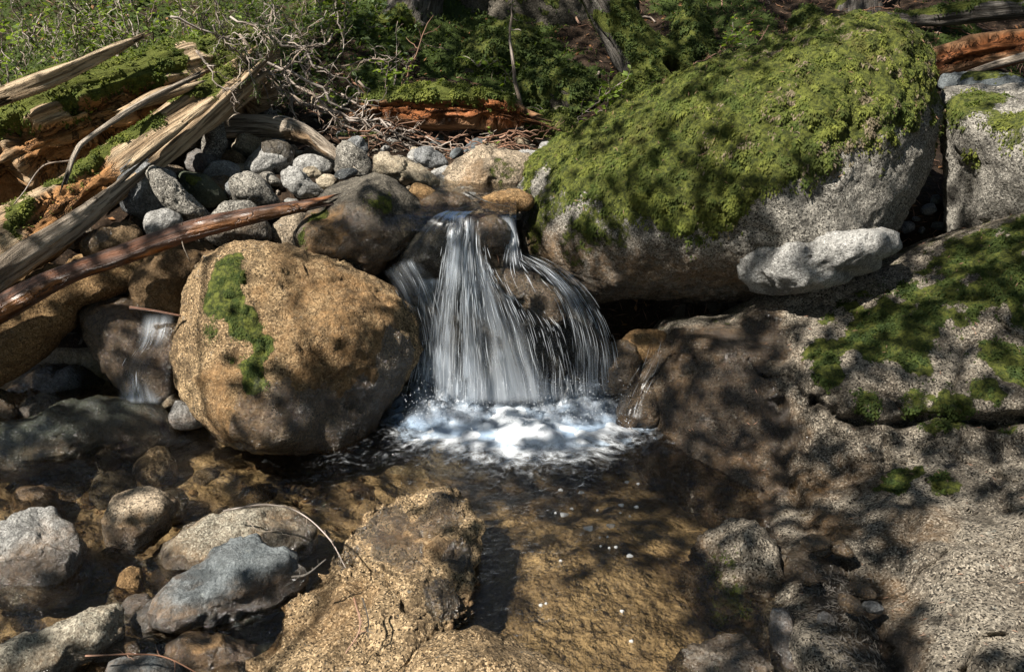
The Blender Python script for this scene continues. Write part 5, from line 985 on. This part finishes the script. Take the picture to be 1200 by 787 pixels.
fall = bpy.data.objects.new('waterfall', None); COL.objects.link(fall); fo_ = P(590, 470, 2.95); fall.location = fo_; fall['_org'] = [float(c) for c in fo_]; fall['kind'] = 'structure'
RW = np.random.default_rng(9)
def veil(lines, n_a=70, n_b=70, dens=.5, layer=0, off=0., ef=.12, streaks=0, mat='veil', rough=.01, top=.05):
    L = np.array([catm([list(P(*q)) for q in l], n_b) for l in lines])          # lines, along, 3
    Vg = np.stack([catm(L[:, j], n_a) for j in range(n_b)], 1)                 # across, along, 3
    S = np.repeat(np.linspace(0, 1, n_a)[:, None], n_b, 1); T = np.repeat(np.linspace(0, 1, n_b)[None], n_a, 0)
    ac = np.repeat(np.linalg.norm(Vg[:, n_b//3]-Vg[0, n_b//3], axis=1)[:, None], n_b, 1); al = np.concatenate([np.zeros((n_a, 1)), np.cumsum(np.linalg.norm(np.diff(Vg, axis=1), axis=2), axis=1)], 1)
    fl = np.stack([ac, al, ac*0+layer], -1).reshape(-1, 3)
    th = fbm(fl*[30, 2.5, 1], 1, 3, layer); wv = (fbm(fl*[6, 5, 1], 1, 3, layer+50)*.012).reshape(S.shape)*T; Vg[..., 0] += wv; fl[:, 0] += fbm(fl*[5, 6, 1], 1, 2, layer+70)*.006
    Vf = Vg.reshape(-1, 3); tc = nrm(CAM-Vf); Vf = Vf+tc*(off+th*rough*(.3+T.ravel()))[:, None]
    e = (sst(S, 0, ef)*sst(1-S, 0, ef)*sst(T, 0, top)*sst(1-T, 0, .04)).ravel()
    i = (np.arange(n_a-1)[:, None]*n_b+np.arange(n_b-1)[None]).ravel(); F = np.stack([i, i+1, i+n_b+1, i+n_b], -1)
    dn = dens if np.isscalar(dens) else np.interp(T.ravel(), np.linspace(0, 1, len(dens)), dens)
    mesh_obj('water_veil', Vf, F, M[mat], fall, {'fl': fl, 'dens': np.full(len(Vf), 1.)*dn, 'edge': e})
    solid(Vf, F)
    if streaks:
        Vg2 = Vf.reshape(n_a, n_b, 3); VV = []; QQ = []; k = 0
        for _ in range(int(streaks*.32)):
            s_ = RW.random()*(n_a-2); a0 = int(s_); f = s_-a0; t0 = RW.random()**.8*(n_b-8); ln = int(RW.uniform(3, 16)); t1 = min(n_b-1, t0+ln); m = 5
            tt = np.linspace(t0, t1, m); ti = np.minimum(tt.astype(int), n_b-2); tf = (tt-ti)[:, None]
            p = (Vg2[a0, ti]*(1-tf)+Vg2[a0, ti+1]*tf)*(1-f)+(Vg2[a0+1, ti]*(1-tf)+Vg2[a0+1, ti+1]*tf)*f
            p = p+nrm(CAM-p)*(RW.random()**2*.03+.004)+np.array([RW.normal()*.004, 0, 0]); wd = RW.uniform(.0004, .0009)*np.sin(np.linspace(.15, math.pi-.15, m))[:, None]*np.array([[1., .2, 0]])
            VV.append(np.stack([p-wd, p+wd], 1).reshape(-1, 3)); q = np.arange(m-1)[:, None]*2; QQ.append(np.concatenate([q, q+1, q+3, q+2], 1)+k); k += 2*m
        mesh_obj('water_streaks', np.concatenate(VV), np.concatenate(QQ), M['drop'], fall, smooth=False)['kind'] = 'stuff'
# left trickle over the golden boulder's shoulder
left = [[(447, 318, 3.02), (462, 340, 2.98), (478, 368, 2.96), (490, 400, 2.95), (474, 466, 2.90)], [(470, 305, 3.05), (486, 335, 3.0), (498, 370, 2.98), (503, 410, 2.97), (498, 465, 2.92)], [(492, 300, 3.06), (510, 340, 3.0), (522, 400, 2.97), (525, 468, 2.92)]]
veil(left, dens=[.5, .42, .6], layer=1, streaks=130, ef=.25)
veil([[(x+8, y+4, Y_+.02) for x, y, Y_ in l] for l in left], dens=[.3, .42, .55], layer=11, ef=.3)
# dark sheet over the ledge rock
veil([[(458, 324, 3.04), (478, 284, 3.05), (505, 255, 3.07), (520, 246, 3.12)], [(500, 330, 3.02), (505, 290, 3.03), (522, 260, 3.05), (535, 247, 3.12)], [(530, 330, 3.02), (532, 290, 3.02), (545, 258, 3.05), (556, 247, 3.12)]], dens=.22, layer=2, ef=.08, rough=.004)
# main fall
main = [[(526, 250, 3.10), (521, 285, 3.03), (513, 340, 2.98), (505, 400, 2.95), (500, 470, 2.90)], [(540, 252, 3.07), (537, 290, 3.0), (532, 350, 2.95), (530, 410, 2.92), (527, 474, 2.88)], [(554, 254, 3.06), (554, 300, 2.99), (560, 350, 2.94), (572, 410, 2.90), (580, 476, 2.86)], [(563, 285, 3.04), (578, 320, 2.97), (600, 350, 2.93), (625, 400, 2.90), (645, 474, 2.86)]]
veil(main, 130, 90, dens=[.42, .60, .50, .56, .7], layer=3, streaks=700, ef=.22)
veil([[(x, y, Y_-.025) for x, y, Y_ in l] for l in main[:3]], 110, 90, dens=[.3, .52, .46, .5, .6], layer=4, streaks=450, ef=.25)
veil([[(x+6, y, Y_-.045) for x, y, Y_ in l] for l in main[1:]], 110, 90, dens=[.2, .36, .40, .46, .6], layer=12, streaks=300, ef=.3)
veil([[(488, 326, 3.05), (486, 380, 3.0), (480, 468, 2.93)], [(522, 325, 3.04), (520, 380, 3.0), (518, 470, 2.92)]], 60, 60, dens=[.55, .4, .55], layer=5, streaks=130, ef=.3)
# between the lip stone and the mossy boulder, then over the middle rock
veil([[(586, 252, 3.08), (590, 285, 3.02), (588, 306, 2.97), (582, 326, 2.91), (590, 352, 2.88)], [(602, 252, 3.08), (609, 282, 3.03), (614, 304, 2.97), (626, 322, 2.92), (640, 346, 2.89)]], 60, 60, dens=[.7, .66, .5, .3, .2], layer=6, streaks=110, ef=.3)
right = [[(606, 300, 2.98), (636, 325, 2.92), (656, 352, 2.88), (668, 400, 2.86), (672, 468, 2.84)], [(614, 296, 2.99), (652, 318, 2.93), (680, 352, 2.89), (696, 400, 2.87), (702, 466, 2.85)], [(622, 296, 3.01), (664, 316, 2.97), (700, 358, 2.92), (720, 405, 2.89), (734, 464, 2.87)]]
veil(right, 100, 80, dens=[.3, .52, .42, .5], layer=7, streaks=380, ef=.25)
veil([[(x-6, y+3, Y_+.03) for x, y, Y_ in l] for l in right], 90, 80, dens=[.2, .4, .34, .5], layer=13, streaks=200, ef=.3)
veil([[(574, 330, 2.94), (590, 352, 2.90), (602, 400, 2.88), (606, 472, 2.85)], [(606, 348, 2.92), (626, 372, 2.89), (638, 410, 2.88), (646, 472, 2.85)], [(645, 366, 2.92), (662, 392, 2.89), (672, 430, 2.88), (680, 472, 2.86)]], 100, 70, dens=[.3, .38, .34, .55], layer=8, streaks=320, ef=.25)
# trickle on the sloping rock at the left, and the one at the right of the pool
veil([[(165, 366, 2.86), (160, 400, 2.83), (142, 430, 2.80), (134, 472, 2.74)], [(208, 366, 2.84), (199, 398, 2.82), (182, 430, 2.79), (192, 474, 2.72)]], 70, 60, dens=[.8, .5, .3, .66], layer=9, streaks=40, ef=.4, top=.2)
veil([[(758, 395, 2.82), (748, 425, 2.8), (730, 455, 2.76), (712, 484, 2.72)], [(782, 394, 2.82), (772, 430, 2.78), (758, 460, 2.74), (752, 492, 2.68)]], 50, 50, dens=.30, layer=10, streaks=30, ef=.4, top=.2)
# boiling white water at the foot
def boil(layer, h, dens, sc):
    X, Y, F = grid(np.arange(-.52, .50, .007), np.arange(2.58, 3.04, .007)); Pq = np.stack([X, Y, X*0+layer], -1)
    xc = (X-.02)/.44; e = sst(1-np.abs(xc), 0, .25)*sst(Y, 2.60+.12*np.abs(xc), 2.78)*sst(3.04-Y, 0, .03)
    env = np.exp(-((Y-2.92)/.09)**2)*.85+.25; z = .004+h*env*(.45+.6*fbm(Pq, 9, 4, 320+layer)+.3*fbm(Pq, 24, 3, 330+layer))*sst(e, 0, .6)
    wr_ = fbm(Pq, 6, 3, 5)*.06; fl = np.stack([X+wr_, Y-.3*np.abs(X)+wr_*1.3, z*2+layer], -1)
    mesh_obj('white_water', np.stack([X, Y, z], -1), F, M['spray'], fall, {'fl': fl, 'dens': dens*(.55+.45*sst(Y, 2.6, 2.9)), 'edge': e})
boil(1, .022, .72, 1); boil(2, .038, .62, 1); boil(3, .056, .54, 1); boil(4, .075, .46, 1); boil(5, .10, .36, 1)
# spray drops
n = 2600; a = RW.random(n)*2-1; x = a*.40+.02; y = 2.93-RW.random(n)**1.5*.30; zz = .03+RW.random(n)**2.2*.11; C = np.stack([x, y, zz], -1)
D, F0 = ico(1); r = .0006+RW.random(n)**3*.0014; Vd = (C[:, None]+D[None]*r[:, None, None]*[1, 1, 1.6]).reshape(-1, 3); Fd = (F0[None]+(np.arange(n)*len(D))[:, None, None]).reshape(-1, 3)
mesh_obj('water_drops', Vd, Fd, M['drop'], fall)['kind'] = 'stuff'
# flecks of foam on the still side
fm = NT('foam_white'); dd = fm.bsdf((.75, .77, .76), .6); tt = fm.n('ShaderNodeBsdfTransparent'); mx = fm.n('ShaderNodeMixShader'); mx.inputs[0].default_value = .36; fm.set(mx.inputs[1], tt.outputs[0]); fm.set(mx.inputs[2], dd); M['foamw'] = fm.done(mx.outputs[0])
for (x, y, r) in [(661, 602, 7), (690, 618, 8), (716, 615, 7), (651, 600, 2), (703, 629, 2), (712, 628, 2), (704, 639, 2), (714, 641, 2), (722, 640, 3), (738, 650, 5), (657, 656, 2.5), (681, 576, 5), (657, 573, 4), (728, 591, 5), (746, 593, 4), (735, 564, 4), (738, 604, 2), (634, 708, 3), (729, 715, 3), (740, 750, 3), (640, 706, 2), (700, 597, 2), (670, 595, 3), (727, 600, 2), (748, 566, 3)]:
    c = PZ(x, y, .0065); k = 14; th = np.linspace(0, 6.283, k, endpoint=False); rr = r*2.6/FPX*.6*(1+.18*np.sin(th*3+x)); V = np.stack([c[0]+np.cos(th)*rr*1.15, c[1]+np.sin(th)*rr*.9, np.full(k, c[2])], -1)
    V = np.concatenate([V, [c+[0, 0, .003]], V-[0, 0, .004]]); F = [[i, (i+1) % k, k] for i in range(k)]; G = [[i, i+k+1, (i+1) % k+k+1, (i+1) % k] for i in range(k)]
    tag(mesh_obj('foam_fleck', V, [np.array(F), np.array(G)], M['foamw']), 'small white fleck of foam floating on the clear right side of the pool', 'foam', 'foam flecks on the pool')

# ------------------------------------------------------------------ added tree out of view, its crown shaped to dapple the light
LIT = """
6 7 5 7 8 8 7 5 3 3 2 2 3 1 3 4 2 2 3 4 6 5 3 3
7 8 7 8 8 7 4 4 3 4 3 2 3 2 2 2 3 6 7 8 9 7 3 3
8 8 6 7 8 4 3 3 4 6 7 6 3 5 4 6 5 6 7 8 9 7 7 7
7 6 6 5 6 7 9 9 7 7 7 9 9 5 6 4 4 6 6 6 7 6 6 7
6 5 5 5 5 6 9 9 6 3 5 8 5 8 5 4 3 2 4 5 5 2 4 8
6 6 4 4 4 8 6 3 2 3 4 6 6 6 3 1 1 3 7 8 7 2 5 3
4 5 2 3 6 8 8 8 7 5 6 8 6 3 1 1 1 5 6 5 4 2 2 2
3 4 5 7 9 6 8 8 8 3 6 9 8 6 2 2 3 3 5 3 2 2 2 2
2 1 2 3 8 6 5 5 4 1 8 9 8 6 5 5 4 4 4 4 3 3 3 4
3 3 3 4 8 5 2 2 2 5 8 9 9 8 5 3 3 4 5 5 5 4 4 4
3 2 3 5 6 5 3 2 2 5 5 5 3 2 2 2 2 3 5 3 3 4 5 4
5 4 5 5 5 4 3 4 6 7 6 3 4 3 3 2 2 2 4 2 3 5 6 4
8 7 7 5 8 8 6 5 8 7 5 4 6 4 3 2 4 3 2 2 3 5 8 7
7 4 6 7 7 6 5 6 9 8 5 3 6 5 6 7 4 4 2 2 2 6 9 7
5 8 7 6 6 5 4 8 9 8 6 4 7 7 8 8 4 3 3 1 2 4 8 7
6 5 3 6 7 6 5 8 9 8 8 9 8 7 7 8 5 5 4 1 1 3 7 5"""
LG = np.array([[int(c) for c in l.split()] for l in LIT.strip().splitlines()], float)
LG[0:5, 0:6] += 1.5; LG[4:7, 13:19] -= 1.2; LG[0:2, 8:17] -= 1; LG[0:2, 0:7] += 1; LG[0:2, 13:16] = 4.5
def lit_at(px, py):
    gx = np.clip(px/50-.5, 0, 22.999); gy = np.clip(py/50-.5, 0, 14.999); i, j = gx.astype(int), gy.astype(int); fx, fy = gx-i, gy-j
    return (LG[j, i]*(1-fx)+LG[j, i+1]*fx)*(1-fy)+(LG[j+1, i]*(1-fx)+LG[j+1, i+1]*fx)*fy
allV, allF, k = [], [], 0
for V_, T_ in BVHS: allV.append(V_); allF.append(T_+k); k += len(V_)
bvh = BVHTree.FromPolygons(np.concatenate(allV).tolist(), np.concatenate(allF).tolist())
SX = nrm(np.cross(SUN, [0, 1., 0])); SY = np.cross(SUN, SX); cen = np.array([-.1, 3.0, .4])
rgc = np.random.default_rng(88)
def canopy(dist, n, size, thr_s, seed, ext=3.4):
    u = rgc.uniform(-ext, ext, n); v = rgc.uniform(-ext*.8, ext, n); C = cen+SUN*dist+SX*u[:, None]+SY*v[:, None]+SUN*(rgc.normal(size=n)*.35)[:, None]
    lit = np.zeros(n); sd = Vector((-SUN).tolist())
    for i in range(n):
        h = bvh.ray_cast(Vector(C[i].tolist()), sd)[0]
        if h is None: lit[i] = 4; continue
        a, b, f = proj(np.array([h[:]])); 
        lit[i] = lit_at(a, b)[0] if (-60 < a[0] < 1260 and -60 < b[0] < 850 and f[0] > 0) else 4.
    nn = fbm(C, 4.5, 3, seed)*1.5+fbm(C, 16, 3, seed+1)*2.0
    keep = (lit+nn) < thr_s
    return C[keep]
C = canopy(4.6, 42000, .05, 5.1, 900)
print('canopy leaves', len(C))
tr = bpy.data.objects.new('added_shade_tree', None); COL.objects.link(tr); tr.location = (-4.3, -3.7, 0); tr['_org'] = [-4.3, -3.7, 0.]
tag(tr, 'unseen hemlock tree added on the left bank, its crown shaped to shade the stream', 'tree')
mb = MB(); mb.tube(catm([[-4.3, -3.7, -.2], [-4.3, -3.7, 3], [-4.2, -3.7, 8], [-4.2, -3.8, 13]], 30), np.linspace(.32, .12, 30), 14); mb.build('trunk', M['bark'], tr)
mb = MB(); rg = random.Random(4)
for k in range(14):
    zt = rg.uniform(2.6, 6.5); i = rg.randrange(len(C)); mb.tube(rp([-4.3, -3.7, zt], C[i], 14, .15, rg, .03), np.linspace(.028, .004, 14), 7)
mb.build('limbs', M['bark'], tr)
D = nrm(rgc.normal(size=C.shape)*[1, 1, .5]); L = .045+rgc.random(len(C))*.035; S = nrm(np.cross(D, SUN)+rgc.normal(size=C.shape)*.25); L_ = L[:, None]
V = np.stack([C-D*L_*.5, C+S*L_*.4, C+D*L_*.5, C-S*L_*.4], 1).reshape(-1, 3); b = np.arange(len(C))[:, None]*4
mesh_obj('crown', V, np.concatenate([b+[0, 1, 2, 3]]), M['needle'], tr, smooth=False)
# other trees round about, they close off the sky as the forest does
def crown_tree(x, y, h, r, seed, label):
    rg = np.random.default_rng(seed); t = bpy.data.objects.new('conifer_tree', None); COL.objects.link(t); z0 = 0 if y < 4 else 1.2; t.location = (x, y, z0); t['_org'] = [x, y, z0]; tag(t, label, 'tree')
    mb = MB(); mb.tube([[x, y, z0-.3], [x+.1, y, z0+h*.5], [x, y, z0+h]], [.25, .2, .05], 10); mb.build('trunk', M['bark'], t)
    n = 2600; zz = rg.random(n)**.8; a = rg.random(n)*6.283; rr = r*(1-zz*.8)*np.sqrt(rg.random(n)); C = np.stack([x+np.cos(a)*rr, y+np.sin(a)*rr, z0+h*(.22+.78*zz)], -1)
    D = nrm(np.stack([np.cos(a), np.sin(a), -.3+a*0], -1)+rg.normal(size=C.shape)*.4); V, F = leaf_quads(C, D, .35+rg.random(n)*.35, .2+rg.random(n)*.15, rg); mesh_obj('crown', V, F, M['needle'], t, smooth=False)
for j, (x, y, h, r, lb) in enumerate([(6.5, 6, 12, 2.4, 'dark conifer on the right bank beyond the frame'), (7, 0, 12, 2.4, 'tall conifer to the right of the pool beyond the frame'), (3.5, -6, 12, 2.4, 'conifer downstream on the right bank'), (-3, -6.5, 12, 2.4, 'conifer downstream on the left bank'),
      (-7.5, 7.5, 12, 2.2, 'conifer on the left bank behind the broken log'), (6.5, 12.5, 13, 2.4, 'tall conifer up the slope behind the huge boulder'), (-5.8, 13, 13, 2.2, 'tall conifer up the slope behind the brushwood')]): crown_tree(x, y, h, r, 950+j, lb)
